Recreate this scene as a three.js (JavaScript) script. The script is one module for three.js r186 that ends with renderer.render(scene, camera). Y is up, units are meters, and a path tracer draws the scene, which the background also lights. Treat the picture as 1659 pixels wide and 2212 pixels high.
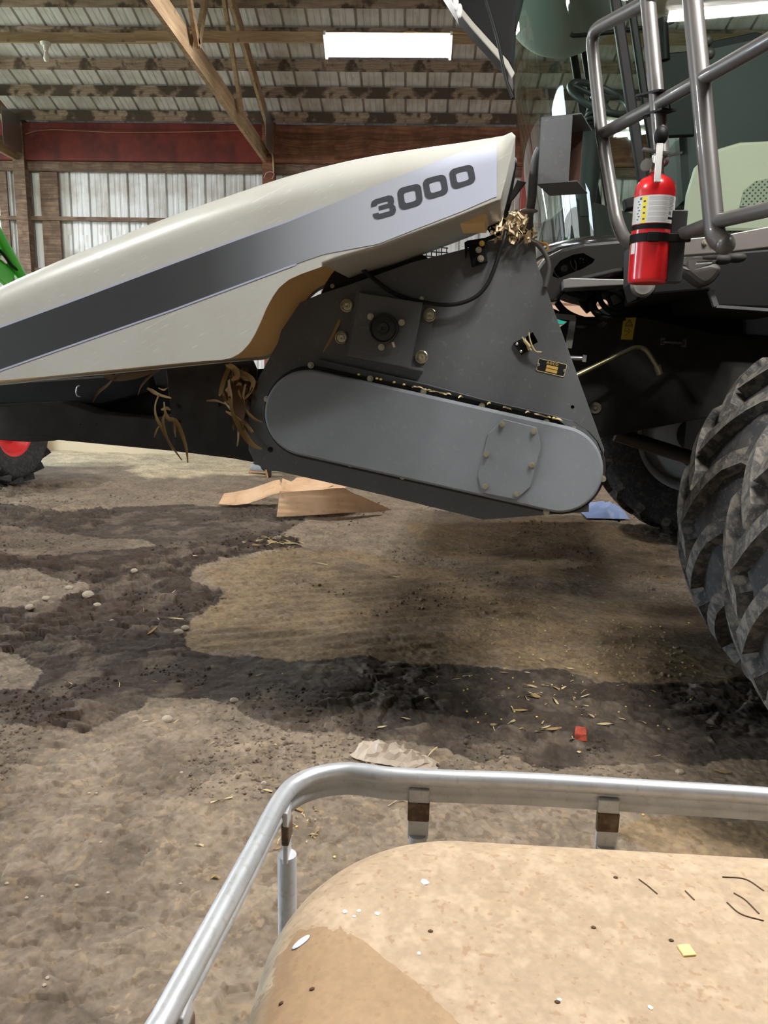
import * as THREE from 'three';
import { RectAreaLightUniformsLib } from 'three/addons/lights/RectAreaLightUniformsLib.js';
import { mergeGeometries, mergeVertices, toCreasedNormals } from 'three/addons/utils/BufferGeometryUtils.js';
import { RoundedBoxGeometry } from 'three/addons/geometries/RoundedBoxGeometry.js';
import { MarchingCubes } from 'three/addons/objects/MarchingCubes.js';

// ---------------------------------------------------------------- camera, sky, lights, exposure
const W = 1659, H = 2212, EYE = 1.6, RAD = Math.PI / 180;
const scene = new THREE.Scene();
const camera = new THREE.PerspectiveCamera(67, W / H, 0.05, 200);
camera.position.set(0, EYE, 0);
camera.rotation.order = 'YXZ';
camera.rotation.set(-11.3 * RAD, 2.05 * RAD, 1.15 * RAD);
camera.updateMatrixWorld(true);
scene.add(camera);

scene.background = new THREE.Color(0.72, 0.86, 1.0);      // overcast daylight outside the open shed door
scene.backgroundIntensity = 16;

RectAreaLightUniformsLib.init();
const renderer = new THREE.WebGLRenderer();
renderer.toneMapping = THREE.LinearToneMapping;
renderer.toneMappingExposure = 1.62;
renderer.shadowMap.enabled = true;

const TUBE_LIGHT = 92, TUBE_ROUND = 4;                                     // radiance of one shop light
const TUBE_COLOR = new THREE.Color(1.0, 0.985, 0.955);
// shop lights: [x, y, z, tilt towards the camera side]; the first is the one in view, hung on the bracing board
const FIXTURES = [
  [0, 0, 0, 34],
  [-6.3, 4.6, -8.42, 0],  // unseen, added to light the far wall and roof
  [5.6, 4.6, -8.42, 0],  // unseen behind the combine, also added for the far wall and roof
  [1.25, 4.7, -1.7, 0],
  [2.0, 4.7, -1.15, 0],
  [-3.6, 4.7, -1.6, 0],  // unseen lamp, added to brighten the left part of the hood
];

// ---------------------------------------------------------------- frames: a pixel gives a direction, a plane gives the distance
function dirOf(px, py) {
  const v = new THREE.Vector3((px / W) * 2 - 1, 1 - (py / H) * 2, 0.5).unproject(camera);
  return v.sub(camera.position).normalize();
}
class Frame {                                              // a frame turned about the vertical through the camera's foot point
  constructor(theta) { this.theta = theta; }
  dir(px, py) { return dirOf(px, py).applyAxisAngle(UP, -this.theta); }
  at(d, t) { return new THREE.Vector3(d.x * t, EYE + d.y * t, d.z * t); }
  onZ(px, py, w) { const d = this.dir(px, py); return this.at(d, -w / d.z); }
  onY(px, py, h) { const d = this.dir(px, py); return this.at(d, (h - EYE) / d.y); }
  onX(px, py, x) { const d = this.dir(px, py); return this.at(d, x / d.x); }
  world(v) { return v.clone().applyAxisAngle(UP, this.theta); }
  local(v) { return v.clone().applyAxisAngle(UP, -this.theta); }
}
const UP = new THREE.Vector3(0, 1, 0);
const F0 = new Frame(0);                                   // the building
const FC = new Frame(-6.84 * RAD);                         // the combine and its corn head

// ---------------------------------------------------------------- random numbers and noise
function rng(seed) { let a = seed >>> 0; return () => { a = (a + 0x6d2b79f5) | 0; let t = Math.imul(a ^ (a >>> 15), 1 | a); t = (t + Math.imul(t ^ (t >>> 7), 61 | t)) ^ t; return ((t ^ (t >>> 14)) >>> 0) / 4294967296; }; }
const R = rng(20240611);
const rr = (a, b) => a + (b - a) * R();
function hash2(x, y, s) { let h = Math.imul(x, 374761393) + Math.imul(y, 668265263) + Math.imul(s, 1274126177); h = Math.imul(h ^ (h >>> 13), 1274126177); return ((h ^ (h >>> 16)) >>> 0) / 4294967296; }
function vn(x, y, p, s) {                                  // value noise with period p
  const xi = Math.floor(x), yi = Math.floor(y), xf = x - xi, yf = y - yi, m = (a) => ((a % p) + p) % p;
  const u = xf * xf * (3 - 2 * xf), v = yf * yf * (3 - 2 * yf);
  const a = hash2(m(xi), m(yi), s), b = hash2(m(xi + 1), m(yi), s), c = hash2(m(xi), m(yi + 1), s), d = hash2(m(xi + 1), m(yi + 1), s);
  return a + (b - a) * u + (c - a) * v + (a - b - c + d) * u * v;
}
function fbm(u, v, base, oct, s) { let t = 0, a = 0.5, f = base, n = 0; for (let i = 0; i < oct; i++) { t += a * vn(u * f, v * f, f, s + i * 17); n += a; a *= 0.5; f *= 2; } return t / n; }
const wn = (x, y, f, oct, s) => { let t = 0, a = 0.5, n = 0; for (let i = 0; i < oct; i++) { t += a * vn(x * f, y * f, 1 << 20, s + i * 31); n += a; a *= 0.5; f *= 2; } return t / n; };
const clamp = (x, a = 0, b = 1) => Math.min(b, Math.max(a, x));
const smooth = (a, b, x) => { const t = clamp((x - a) / (b - a)); return t * t * (3 - 2 * t); };
const mix = (a, b, t) => a + (b - a) * t;
const mix3 = (a, b, t) => [mix(a[0], b[0], t), mix(a[1], b[1], t), mix(a[2], b[2], t)];

// ---------------------------------------------------------------- textures
function tex(size, fn, metres, color = true) {             // fn(u, v) -> [r, g, b] 0..255 or one number 0..1
  const d = new Uint8Array(size * size * 4);
  for (let y = 0; y < size; y++) for (let x = 0; x < size; x++) {
    let c = fn((x + 0.5) / size, (y + 0.5) / size);
    if (typeof c === 'number') c = [c * 255, c * 255, c * 255];
    const i = (y * size + x) * 4;
    d[i] = clamp(c[0], 0, 255); d[i + 1] = clamp(c[1], 0, 255); d[i + 2] = clamp(c[2], 0, 255); d[i + 3] = 255;
  }
  const t = new THREE.DataTexture(d, size, size);
  t.wrapS = t.wrapT = THREE.RepeatWrapping; t.magFilter = THREE.LinearFilter; t.minFilter = THREE.LinearMipmapLinearFilter; t.generateMipmaps = true;
  if (color) t.colorSpace = THREE.SRGBColorSpace;
  if (metres) t.repeat.set(1 / metres, 1 / metres);
  t.needsUpdate = true;
  return t;
}
function canvasTex(w, h, draw) {
  const c = document.createElement('canvas'); c.width = w; c.height = h;
  draw(c.getContext('2d'), w, h);
  const t = new THREE.CanvasTexture(c); t.colorSpace = THREE.SRGBColorSpace; t.magFilter = THREE.LinearFilter;
  return t;
}
const hex = (h) => [(h >> 16) & 255, (h >> 8) & 255, h & 255];
const speckled = (base, other, seed, amount = 0.5, f = 6) => (u, v) => { const n = fbm(u, v, f, 5, seed); return mix3(hex(base), hex(other), clamp((n - 0.5) * 3 * amount + amount * 0.5)); };
const std = (o) => new THREE.MeshStandardMaterial({ side: THREE.DoubleSide, roughness: 0.7, ...o });
const phys = (o) => new THREE.MeshPhysicalMaterial({ side: THREE.DoubleSide, roughness: 0.5, ...o });
const grainBump = (m) => { const t = TX.grain.clone(); t.repeat.set(1 / m, 1 / m); t.needsUpdate = true; return t; };

const TX = {};
TX.grain = tex(256, (u, v) => fbm(u, v, 8, 5, 5), 0.3, false);
TX.wood = tex(512, (u, v) => {                             // sawn pine, grain along u
  const g = fbm(u * 1, v, 4, 3, 11) * 0.4 + vn(u * 4, v * 96 + fbm(u, v, 3, 3, 9) * 6, 96, 3) * 0.35 + vn(u * 12, v * 192, 192, 8) * 0.25;
  const k = smooth(0.74, 0.8, fbm(u, v, 7, 2, 44));
  return mix3(mix3([182, 156, 122], [132, 104, 76], clamp(g * 1.5 - 0.35)), [88, 66, 48], k * 0.6);
}, 1.2);
const stained = (a, b, dark, seed, amt) => (u, v) => {     // weathered board with soft water stains
  const g = vn(u * 4, v * 80 + fbm(u, v, 3, 3, seed) * 5, 80, seed + 1) * 0.6 + fbm(u, v, 16, 3, seed + 2) * 0.4;
  const s = fbm(u + fbm(u, v, 6, 3, seed + 8) * 0.12, v, 7, 5, seed + 5), st = smooth(0.4, 0.64, s);
  return mix3(mix3(hex(a), hex(b), clamp(g * 1.6 - 0.35)), hex(dark), clamp(st * amt));
};
TX.purlin = tex(512, stained(0xa08c78, 0x7c6858, 0x40352b, 61, 0.9), 0.9);
TX.girt = tex(512, stained(0x8e7662, 0x5f4b3d, 0x3a2c24, 83, 0.3), 1.1);
TX.headerBrown = tex(512, stained(0x9a6a4c, 0x6c4431, 0x4a281e, 99, 0.3), 1.3);
TX.sheet = tex(512, (u, v) => { const n = fbm(u, v, 6, 5, 21), st = fbm(u, v * 0.25, 24, 3, 23); return mix3([204, 201, 197], [160, 151, 141], clamp((n - 0.42) * 2.2) * 0.6 + smooth(0.55, 0.75, st) * 0.35); }, 1.3);
TX.wallSheet = tex(512, (u, v) => { const n = fbm(u, v, 5, 5, 31), st = vn(u * 60, v * 3, 60, 33); return mix3([226, 226, 224], [156, 144, 130], clamp((n - 0.5) * 2.6) * 0.75 + smooth(0.72, 0.95, st) * 0.35); }, 1.7);
TX.redPaint = tex(256, speckled(0x7c2a20, 0x5a1c16, 41, 0.8), 0.9);
TX.cream = tex(512, (u, v) => {                            // scuffed off-white moulded plastic
  const n = fbm(u, v, 4, 5, 51), s1 = vn(u * 10 + v * 14, v * 220 - u * 120, 256, 52), s2 = smooth(0.86, 0.97, s1);
  const f = smooth(0.66, 0.8, fbm(u, v, 32, 3, 57));
  return mix3(mix3(mix3([167, 166, 159], [159, 156, 147], clamp((n - 0.4) * 2)), [194, 193, 188], s2 * 0.5), [158, 150, 130], f * 0.12);
}, 0.8);
TX.greyPaint = tex(512, (u, v) => { const n = fbm(u, v, 8, 5, 71), d = smooth(0.72, 0.8, fbm(u, v, 48, 3, 73)); return mix3(mix3([88, 90, 92], [80, 81, 82], n), [118, 114, 106], d * 0.35); }, 0.7);
TX.lightGrey = tex(512, (u, v) => { const n = fbm(u, v, 8, 5, 75), d = smooth(0.74, 0.82, fbm(u, v, 64, 2, 77)); return mix3(mix3([120, 124, 129], [111, 115, 119], n), [140, 138, 132], d * 0.3); }, 0.7);
TX.darkPlate = tex(256, speckled(0x34322f, 0x2a2826, 81, 0.9, 8), 0.6);
TX.cardboard = tex(256, (u, v) => mix3([205, 172, 140], [184, 148, 114], clamp(fbm(u, v, 5, 4, 91) * 1.5 - 0.3) + smooth(0.7, 0.8, fbm(u, v, 16, 3, 93)) * 0.4), 0.8);
TX.rubber = tex(512, (u, v) => {                           // black rubber with dried mud caught on it
  const n = fbm(u, v, 14, 5, 101), m = smooth(0.45, 0.7, n) * (0.45 + 0.55 * fbm(u, v, 40, 3, 103)), sp = smooth(0.68, 0.78, fbm(u, v, 40, 2, 107));
  return mix3(mix3([36, 36, 38], [80, 75, 69], m * 0.6), [140, 128, 108], sp * 0.3);
}, 0.5);
TX.lugTop = tex(512, (u, v) => {
  const n = fbm(u, v, 16, 5, 111), m = smooth(0.3, 0.7, n), sp = smooth(0.64, 0.74, fbm(u, v, 64, 2, 113));
  return mix3(mix3([52, 51, 50], [98, 92, 84], m), [140, 128, 108], sp * 0.35);
}, 0.4);
TX.galv = tex(256, (u, v) => { const n = fbm(u, v, 10, 4, 121), d = smooth(0.6, 0.8, fbm(u, v, 40, 4, 123)); return mix3(mix3([196, 199, 203], [170, 173, 176], n), [150, 140, 124], d * 0.3); }, 0.2);

// ---------------------------------------------------------------- materials
const M = {
  wood: std({ map: TX.wood, bumpMap: TX.wood, bumpScale: 0.0015, roughness: 0.85 }),
  purlin: std({ map: TX.purlin, roughness: 0.9 }),
  girt: std({ map: TX.girt, roughness: 0.9 }),
  headerBrown: std({ map: TX.headerBrown, roughness: 0.8 }),
  sheet: std({ map: TX.sheet, roughness: 0.5, metalness: 0.05 }),
  wallSheet: std({ map: TX.wallSheet, roughness: 0.5, metalness: 0.05 }),
  redPaint: std({ map: TX.redPaint, roughness: 0.5 }),
  redPost: std({ color: 0x9a4a3e, roughness: 0.7 }),
  cream: phys({ map: TX.cream, roughness: 0.36, clearcoat: 0.15, clearcoatRoughness: 0.4 }),
  creamEdge: phys({ color: 0xb4b0a2, roughness: 0.5 }),
  lining: std({ color: 0xddbd86, roughness: 0.8 }),  // yellowed plastic, with light passing through the shell painted into the colour
  greyPaint: std({ map: TX.greyPaint, roughness: 0.5 }),
  lightGrey: std({ map: TX.lightGrey, roughness: 0.48 }),
  darkPlate: phys({ map: TX.darkPlate, roughness: 0.6, specularIntensity: 0.35 }),
  black: phys({ color: 0x121212, roughness: 0.55, specularIntensity: 0.3 }),
  blackMatt: phys({ color: 0x0a0a0a, roughness: 0.9, specularIntensity: 0.15 }),
  gloss: phys({ color: 0x1e1c1a, roughness: 0.22, clearcoat: 0.6, clearcoatRoughness: 0.15 }),
  railPaint: phys({ color: 0x4b4744, roughness: 0.4, clearcoat: 0.3 }),
  zinc: std({ color: 0xb9b39c, roughness: 0.36, metalness: 0.85 }),
  brass: std({ color: 0xe2c06a, roughness: 0.35, metalness: 0.8 }),
  steel: std({ color: 0xb4b4b4, roughness: 0.35, metalness: 0.85 }),
  chrome: std({ color: 0xc8c6c1, roughness: 0.28, metalness: 0.95 }),
  galv: std({ map: TX.galv, roughness: 0.36, metalness: 0.55 }),
  galvDull: std({ map: TX.galv, roughness: 0.6, metalness: 0.3 }),
  cardboard: std({ map: TX.cardboard, roughness: 0.9 }),
  rubber: std({ map: TX.rubber, roughness: 0.85 }),
  lug: std({ map: TX.lugTop, roughness: 0.88, bumpMap: TX.lugTop, bumpScale: 0.003 }),
  cable: phys({ color: 0x1b1a19, roughness: 0.55, specularIntensity: 0.4 }),
  red: phys({ color: 0xd61a20, roughness: 0.3, clearcoat: 0.7, clearcoatRoughness: 0.12 }),
  white: std({ color: 0xe8e6e0, roughness: 0.6 }),
  glass: phys({ color: 0xe2f0e9, transmission: 1, thickness: 0, roughness: 0.02, ior: 1.5 }),
  straw: std({ color: 0xbba87c, roughness: 0.85 }),
  husk: std({ color: 0x937a50, roughness: 0.9 }),
  huskDark: std({ color: 0x57422c, roughness: 0.9 }),
  kernel: std({ color: 0xd8bb5c, roughness: 0.5 }),
  pebble: std({ color: 0x9d917f, roughness: 0.9 }),
};

// ---------------------------------------------------------------- building blocks
const taken = new Map();
function numbered(n) { const k = taken.get(n) ?? 0; taken.set(n, k + 1); return k ? `${n}_${String(k).padStart(3, '0')}` : n; }
function boxUV(g) {                                        // uv in metres by the way each face points
  g = g.index ? g.toNonIndexed() : g;
  if (!g.attributes.normal) g.computeVertexNormals();
  const p = g.attributes.position, uv = new Float32Array(p.count * 2), a = new THREE.Vector3(), b = new THREE.Vector3(), c = new THREE.Vector3();
  for (let i = 0; i < p.count; i += 3) {
    a.fromBufferAttribute(p, i); b.fromBufferAttribute(p, i + 1); c.fromBufferAttribute(p, i + 2);
    const n = b.clone().sub(a).cross(c.clone().sub(a)), ax = Math.abs(n.x), ay = Math.abs(n.y), az = Math.abs(n.z);
    [a, b, c].forEach((v, k) => {
      const q = az >= ax && az >= ay ? [v.x, v.y] : ay >= ax ? [v.x, v.z] : [v.z, v.y];
      uv[(i + k) * 2] = q[0]; uv[(i + k) * 2 + 1] = q[1];
    });
  }
  g.setAttribute('uv', new THREE.BufferAttribute(uv, 2));
  return g;
}
const join = (list) => (list.length === 1 ? list[0] : mergeGeometries(list.map((g) => { g = g.index ? g.toNonIndexed() : g; for (const k of Object.keys(g.attributes)) if (!['position', 'normal', 'uv'].includes(k)) g.deleteAttribute(k); return g; })));
const things = [];
function thing(name, label, category, frame = F0, group) {
  const o = new THREE.Group(); o.name = numbered(name); o.rotation.y = frame.theta; o.userData = { label, category };
  if (group) o.userData.group = group;
  scene.add(o); things.push([o, frame]);
  return o;
}
function part(name, geo, mat, parent, { label, keepUV } = {}) {
  let g = Array.isArray(geo) ? join(geo) : geo;
  if (!keepUV) g = boxUV(g);
  const m = new THREE.Mesh(g, mat); m.name = name; m.castShadow = m.receiveShadow = true;
  if (label) m.userData.label = label;
  parent.add(m);
  return m;
}
function struct(name) { const o = new THREE.Group(); o.name = name; o.userData = { kind: 'structure' }; scene.add(o); return o; }
function rebase() {                                        // put every thing's origin at its base
  for (const [o, f] of things) {
    const box = new THREE.Box3(), inv = new THREE.Matrix4();
    o.updateMatrixWorld(true); inv.copy(o.matrixWorld).invert();
    o.traverse((m) => { if (m.isMesh) { m.geometry.computeBoundingBox(); box.union(m.geometry.boundingBox.clone().applyMatrix4(inv.clone().multiply(m.matrixWorld))); } });
    const b = new THREE.Vector3((box.min.x + box.max.x) / 2, box.min.y, (box.min.z + box.max.z) / 2);
    for (const c of o.children) c.position.sub(b);
    o.position.add(f.world(b));
  }
}
const V = (x, y, z) => new THREE.Vector3(x, y, z);
function box(x0, x1, y0, y1, z0, z1) { return new THREE.BoxGeometry(Math.abs(x1 - x0), Math.abs(y1 - y0), Math.abs(z1 - z0)).translate((x0 + x1) / 2, (y0 + y1) / 2, (z0 + z1) / 2); }
function rbox(x0, x1, y0, y1, z0, z1, r = 0.01) { return new RoundedBoxGeometry(Math.abs(x1 - x0), Math.abs(y1 - y0), Math.abs(z1 - z0), 3, r).translate((x0 + x1) / 2, (y0 + y1) / 2, (z0 + z1) / 2); }
function bar(a, b, w, h, upHint = UP, r = 0) {             // a beam from a to b, w across, h along the up hint
  const d = b.clone().sub(a), L = d.length(), x = d.normalize(), z = new THREE.Vector3().crossVectors(x, upHint).normalize(), y = new THREE.Vector3().crossVectors(z, x);
  const g = r ? new RoundedBoxGeometry(L, h, w, 2, r) : new THREE.BoxGeometry(L, h, w);
  return g.applyMatrix4(new THREE.Matrix4().makeBasis(x, y, z).setPosition(a.clone().add(b).multiplyScalar(0.5)));
}
function rod(a, b, r, seg = 16, r2 = r) {
  const d = b.clone().sub(a), g = new THREE.CylinderGeometry(r2, r, d.length(), seg);
  return g.applyQuaternion(new THREE.Quaternion().setFromUnitVectors(UP, d.clone().normalize())).translate((a.x + b.x) / 2, (a.y + b.y) / 2, (a.z + b.z) / 2);
}
function tube(pts, r, seg = 60, rad = 12, tension = 0.5) { return new THREE.TubeGeometry(new THREE.CatmullRomCurve3(pts, false, 'catmullrom', tension), seg, r, rad, false); }
function bent(pts, r, bend, rad = 14) {                    // straight runs joined by round bends, capped
  const path = new THREE.CurvePath(); let last = pts[0];
  for (let i = 1; i < pts.length - 1; i++) {
    const a = pts[i - 1].clone().sub(pts[i]), b = pts[i + 1].clone().sub(pts[i]), k = Math.min(bend, a.length() * 0.45, b.length() * 0.45);
    const p = pts[i].clone().add(a.normalize().multiplyScalar(k)), q = pts[i].clone().add(b.normalize().multiplyScalar(k));
    path.add(new THREE.LineCurve3(last, p)); path.add(new THREE.QuadraticBezierCurve3(p, pts[i], q)); last = q;
  }
  path.add(new THREE.LineCurve3(last, pts[pts.length - 1]));
  const dense = []; for (const c of path.curves) { const n = c.isLineCurve3 ? 6 : 9; for (let i = dense.length ? 1 : 0; i <= n; i++) dense.push(c.getPoint(i / n)); }
  const end = pts[pts.length - 1];
  return join([tube(dense, r, dense.length * 2, rad, 0.5), new THREE.SphereGeometry(r, 10, 8).translate(pts[0].x, pts[0].y, pts[0].z), new THREE.SphereGeometry(r, 10, 8).translate(end.x, end.y, end.z)]);
}
// an outline given in pixels on the frame's plane at distance w, extruded by t (towards the camera when positive)
function plate(f, pts, w, t, { bevel = 0, holes = [], curved = false } = {}) {
  const to = (p) => { const v = f.onZ(p[0], p[1], w); return new THREE.Vector2(v.x, v.y); };
  const q = pts.map(to);
  let s;
  if (curved) { s = new THREE.Shape(); s.moveTo(q[0].x, q[0].y); s.splineThru(q.slice(1).concat([q[0]])); } else s = new THREE.Shape(q);
  for (const h of holes) s.holes.push(new THREE.Path(h.map(to)));
  const T = Math.abs(t), bv = Math.min(bevel, T * 0.45);
  const g = new THREE.ExtrudeGeometry(s, { depth: T - 2 * bv, bevelEnabled: bv > 0, bevelSize: bv, bevelThickness: bv, bevelOffset: -bv, bevelSegments: 2, curveSegments: 24 });
  return g.translate(0, 0, -w + bv + (t < 0 ? -T : 0));
}
// a round thing seen end-on: a lathe about the frame's z through a pixel; prof = [[radius, height towards the camera], ...]
function knob(f, px, py, w, prof, seg = 18) {
  const p = f.onZ(px, py, w);
  return toCreasedNormals(new THREE.LatheGeometry(prof.map((q) => new THREE.Vector2(q[0], q[1])), seg), 0.6).rotateX(Math.PI / 2).translate(p.x, p.y, p.z);
}
const boltProf = (r, h) => [[0, h], [r * 0.55, h], [r * 0.62, h * 0.9], [r * 0.62, h * 0.35], [r, h * 0.35], [r, 0]];
function bolt(f, px, py, w, r, h, name, mat, parent) {
  const p = f.onZ(px, py, w);
  const head = new THREE.CylinderGeometry(r * 0.62, r * 0.66, h * 0.7, 6).rotateX(Math.PI / 2).translate(p.x, p.y, p.z + h * 0.62);
  const washer = new THREE.CylinderGeometry(r, r, h * 0.3, 16).rotateX(Math.PI / 2).translate(p.x, p.y, p.z + h * 0.15);
  return part(name, [head, washer], mat, parent);
}
function ribbon(pts, width, normalHint, fold = 0.3, taper = true) {   // a leaf: strip along pts with a folded midrib
  const c = new THREE.CatmullRomCurve3(pts), n = 14, pos = [], idx = [];
  for (let i = 0; i <= n; i++) {
    const t = i / n, p = c.getPoint(t), d = c.getTangent(t), s = new THREE.Vector3().crossVectors(d, normalHint).normalize(), u = new THREE.Vector3().crossVectors(s, d);
    const w = width * (taper ? 0.25 + 0.75 * Math.sin(Math.PI * Math.min(1, 0.12 + t * 0.85)) : 1) / 2, tw = Math.sin(t * 5 + pts[0].x * 50) * 0.6;
    s.applyAxisAngle(d, tw); u.applyAxisAngle(d, tw);
    for (const k of [-1, 0, 1]) { const q = p.clone().addScaledVector(s, w * k).addScaledVector(u, k ? w * fold : 0); pos.push(q.x, q.y, q.z); }
    if (i) for (const k of [0, 1]) { const a = (i - 1) * 3 + k, b = i * 3 + k; idx.push(a, b, a + 1, b, b + 1, a + 1); }
  }
  const g = new THREE.BufferGeometry(); g.setAttribute('position', new THREE.Float32BufferAttribute(pos, 3)); g.setIndex(idx); g.computeVertexNormals();
  return g;
}
function gridGeo(nx, ny, fn, colors) {                     // fn(i, j) -> [x, y, z]
  const pos = [], idx = [], col = [];
  for (let j = 0; j <= ny; j++) for (let i = 0; i <= nx; i++) { pos.push(...fn(i / nx, j / ny)); if (colors) col.push(...colors(i / nx, j / ny)); }
  for (let j = 0; j < ny; j++) for (let i = 0; i < nx; i++) { const a = j * (nx + 1) + i, b = a + nx + 1; idx.push(a, a + 1, b, a + 1, b + 1, b); }
  const g = new THREE.BufferGeometry(); g.setAttribute('position', new THREE.Float32BufferAttribute(pos, 3)); g.setIndex(idx);
  if (colors) g.setAttribute('color', new THREE.Float32BufferAttribute(col, 3));
  g.computeVertexNormals();
  return g;
}
const lin = (h) => { const c = new THREE.Color(h); return [c.r, c.g, c.b]; };

// ---------------------------------------------------------------- the shed
const ZW = 12.6, XL = -13, XR = 13, ZN = 6.6, SLOPE = 4 / 12;
const EAVE = F0.onZ(840, 276, ZW).y + 0.02;
const roofY = (d) => EAVE + (ZW - d) * SLOPE;              // underside of the roof sheets at distance d in front of the camera
const RIDGE = 3.0;

// floor: packed dirt and dust over concrete
const floor = struct('floor');
const toFloor = (p) => { const v = F0.onY(p[0], p[1], 0); return [v.x, v.z]; };
const inside = (x, z, poly) => { let c = false; for (let i = 0, j = poly.length - 1; i < poly.length; j = i++) { const [xi, zi] = poly[i], [xj, zj] = poly[j]; if ((zi > z) !== (zj > z) && x < ((xj - xi) * (z - zi)) / (zj - zi) + xi) c = !c; } return c; };
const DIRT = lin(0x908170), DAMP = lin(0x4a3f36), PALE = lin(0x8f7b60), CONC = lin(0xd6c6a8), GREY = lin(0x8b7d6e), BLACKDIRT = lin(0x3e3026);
const ROUGH = new Map([[DIRT, 0.4], [DAMP, 0.75], [PALE, 0.16], [CONC, 0.25], [GREY, 0.75], [BLACKDIRT, 1]]);   // how broken up each soil is
const patches = [                                          // [pixels, soil colour, raggedness in metres]
  [[[-300, 930], [1700, 930], [1700, 1010], [980, 1035], [560, 1020], [420, 1030], [250, 1000], [-300, 1010]], CONC, 0.5],
  [[[-300, 1010], [500, 1030], [480, 1075], [-300, 1110]], GREY, 0.4],
  [[[-400, 1075], [120, 1090], [420, 1075], [640, 1090], [620, 1165], [450, 1190], [300, 1165], [120, 1140], [-400, 1130]], DAMP, 0.3],
  [[[-400, 1130], [60, 1140], [200, 1150], [330, 1165], [380, 1185], [180, 1200], [-400, 1205]], GREY, 0.25],
  [[[-400, 1190], [150, 1195], [420, 1170], [640, 1150], [640, 1180], [470, 1205], [435, 1240], [470, 1275], [400, 1330], [390, 1400], [560, 1410], [650, 1425], [640, 1480], [300, 1470], [180, 1560], [-400, 1600]], BLACKDIRT, 0.12],
  [[[-400, 1225], [60, 1235], [190, 1262], [130, 1300], [-400, 1330]], GREY, 0.12],
  [[[-400, 1390], [60, 1400], [75, 1450], [30, 1490], [-400, 1520]], GREY, 0.1],
  [[[400, 1372], [420, 1325], [472, 1280], [432, 1242], [480, 1212], [640, 1178], [760, 1185], [1000, 1230], [1250, 1290], [1480, 1300], [1620, 1330], [1700, 1440], [1500, 1468], [1300, 1462], [1230, 1440], [1060, 1434], [930, 1428], [760, 1412], [650, 1424], [560, 1402], [430, 1397]], PALE, 0.05],
  [[[880, 1125], [1280, 1115], [1500, 1190], [1520, 1240], [1300, 1250], [1080, 1235], [930, 1190]], PALE, 0.08],  // paler ruts, with the lamplight falling behind the head painted in
  [[[640, 1426], [760, 1414], [930, 1430], [1230, 1442], [1300, 1464], [1500, 1470], [1750, 1450], [1800, 1640], [1400, 1650], [1000, 1620], [760, 1590], [560, 1560], [420, 1480], [560, 1412]], DAMP, 0.06],
  [[[1330, 1790], [1480, 1760], [1700, 1790], [1700, 1850], [1420, 1840]], PALE, 0.05],
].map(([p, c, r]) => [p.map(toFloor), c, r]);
const RUTS = [[430, 1180], [1100, 1180], [1300, 1420], [420, 1390]].map(toFloor);
function flakes(x, z, size, seed) {                        // broken crust: every cell a tilted flake, [height, distance to the crack]
  const X = x / size, Z = z / size, xi = Math.floor(X), zi = Math.floor(Z); let f1 = 9, f2 = 9, h = 0;
  for (let a = -1; a <= 1; a++) for (let b = -1; b <= 1; b++) {
    const cx = xi + a, cz = zi + b, fx = cx + hash2(cx, cz, seed), fz = cz + hash2(cx, cz, seed + 1), dx = X - fx, dz = Z - fz, d = dx * dx + dz * dz;
    if (d < f1) { f2 = f1; f1 = d; h = hash2(cx, cz, seed + 2) - 0.5 + dx * (hash2(cx, cz, seed + 3) - 0.5) * 1.6 + dz * (hash2(cx, cz, seed + 4) - 0.5) * 1.6; } else if (d < f2) f2 = d;
  }
  return [h, Math.sqrt(f2) - Math.sqrt(f1)];
}
function groundInfo(x, z) {
  let c = DIRT; const rags = new Map();
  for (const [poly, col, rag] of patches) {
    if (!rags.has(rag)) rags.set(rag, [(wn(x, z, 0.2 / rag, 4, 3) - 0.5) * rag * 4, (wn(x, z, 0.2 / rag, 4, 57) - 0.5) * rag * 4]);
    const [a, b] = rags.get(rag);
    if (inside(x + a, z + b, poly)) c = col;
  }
  const rough = ROUGH.get(c) * (0.35 + 0.9 * smooth(0.38, 0.62, wn(x, z, 0.8, 3, 77))), far = 1 + smooth(3.5, 8, -z) * 0.9;
  const wx = x + (wn(x, z, 7, 2, 21) - 0.5) * 0.09, wz = z + (wn(x, z, 7, 2, 22) - 0.5) * 0.09;
  const [fa_, fc] = flakes(wx * 0.62, wz, 0.075, 901), [ga, gc] = flakes(wx * 0.75, wz, 0.028, 911);
  let h = (wn(x, z, 0.5, 2, 1) - 0.5) * 0.04 + (wn(x, z, 3, 4, 2) - 0.5) * 0.03 * (0.3 + rough);
  h += rough * far * (fa_ * 0.02 - smooth(0.14, 0.0, fc) * 0.014) + (0.25 + rough) * far * (ga * 0.005 - smooth(0.2, 0.0, gc) * 0.004) * 0.8;
  if (inside(x, z, RUTS)) h += 0.005 * Math.sin((x * 0.35 + z) * 44 + wn(x, z, 2, 2, 6) * 6);
  const n = wn(x, z, 1.1, 5, 7), m = wn(x, z, 6, 4, 9), k = wn(x, z, 23, 3, 19);
  let col = mix3(c, BLACKDIRT, smooth(0.54, 0.66, n) * 0.45);
  col = mix3(col, GREY, smooth(0.53, 0.64, m) * 0.35);
  const s = 0.7 + 0.42 * k + fa_ * 0.25 * rough;
  return { h: h - 0.018, c: [col[0] * s, col[1] * s, col[2] * s] };
}
const soil = (x, z) => groundInfo(x, z).c, ground = (x, z) => groundInfo(x, z).h;
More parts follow.
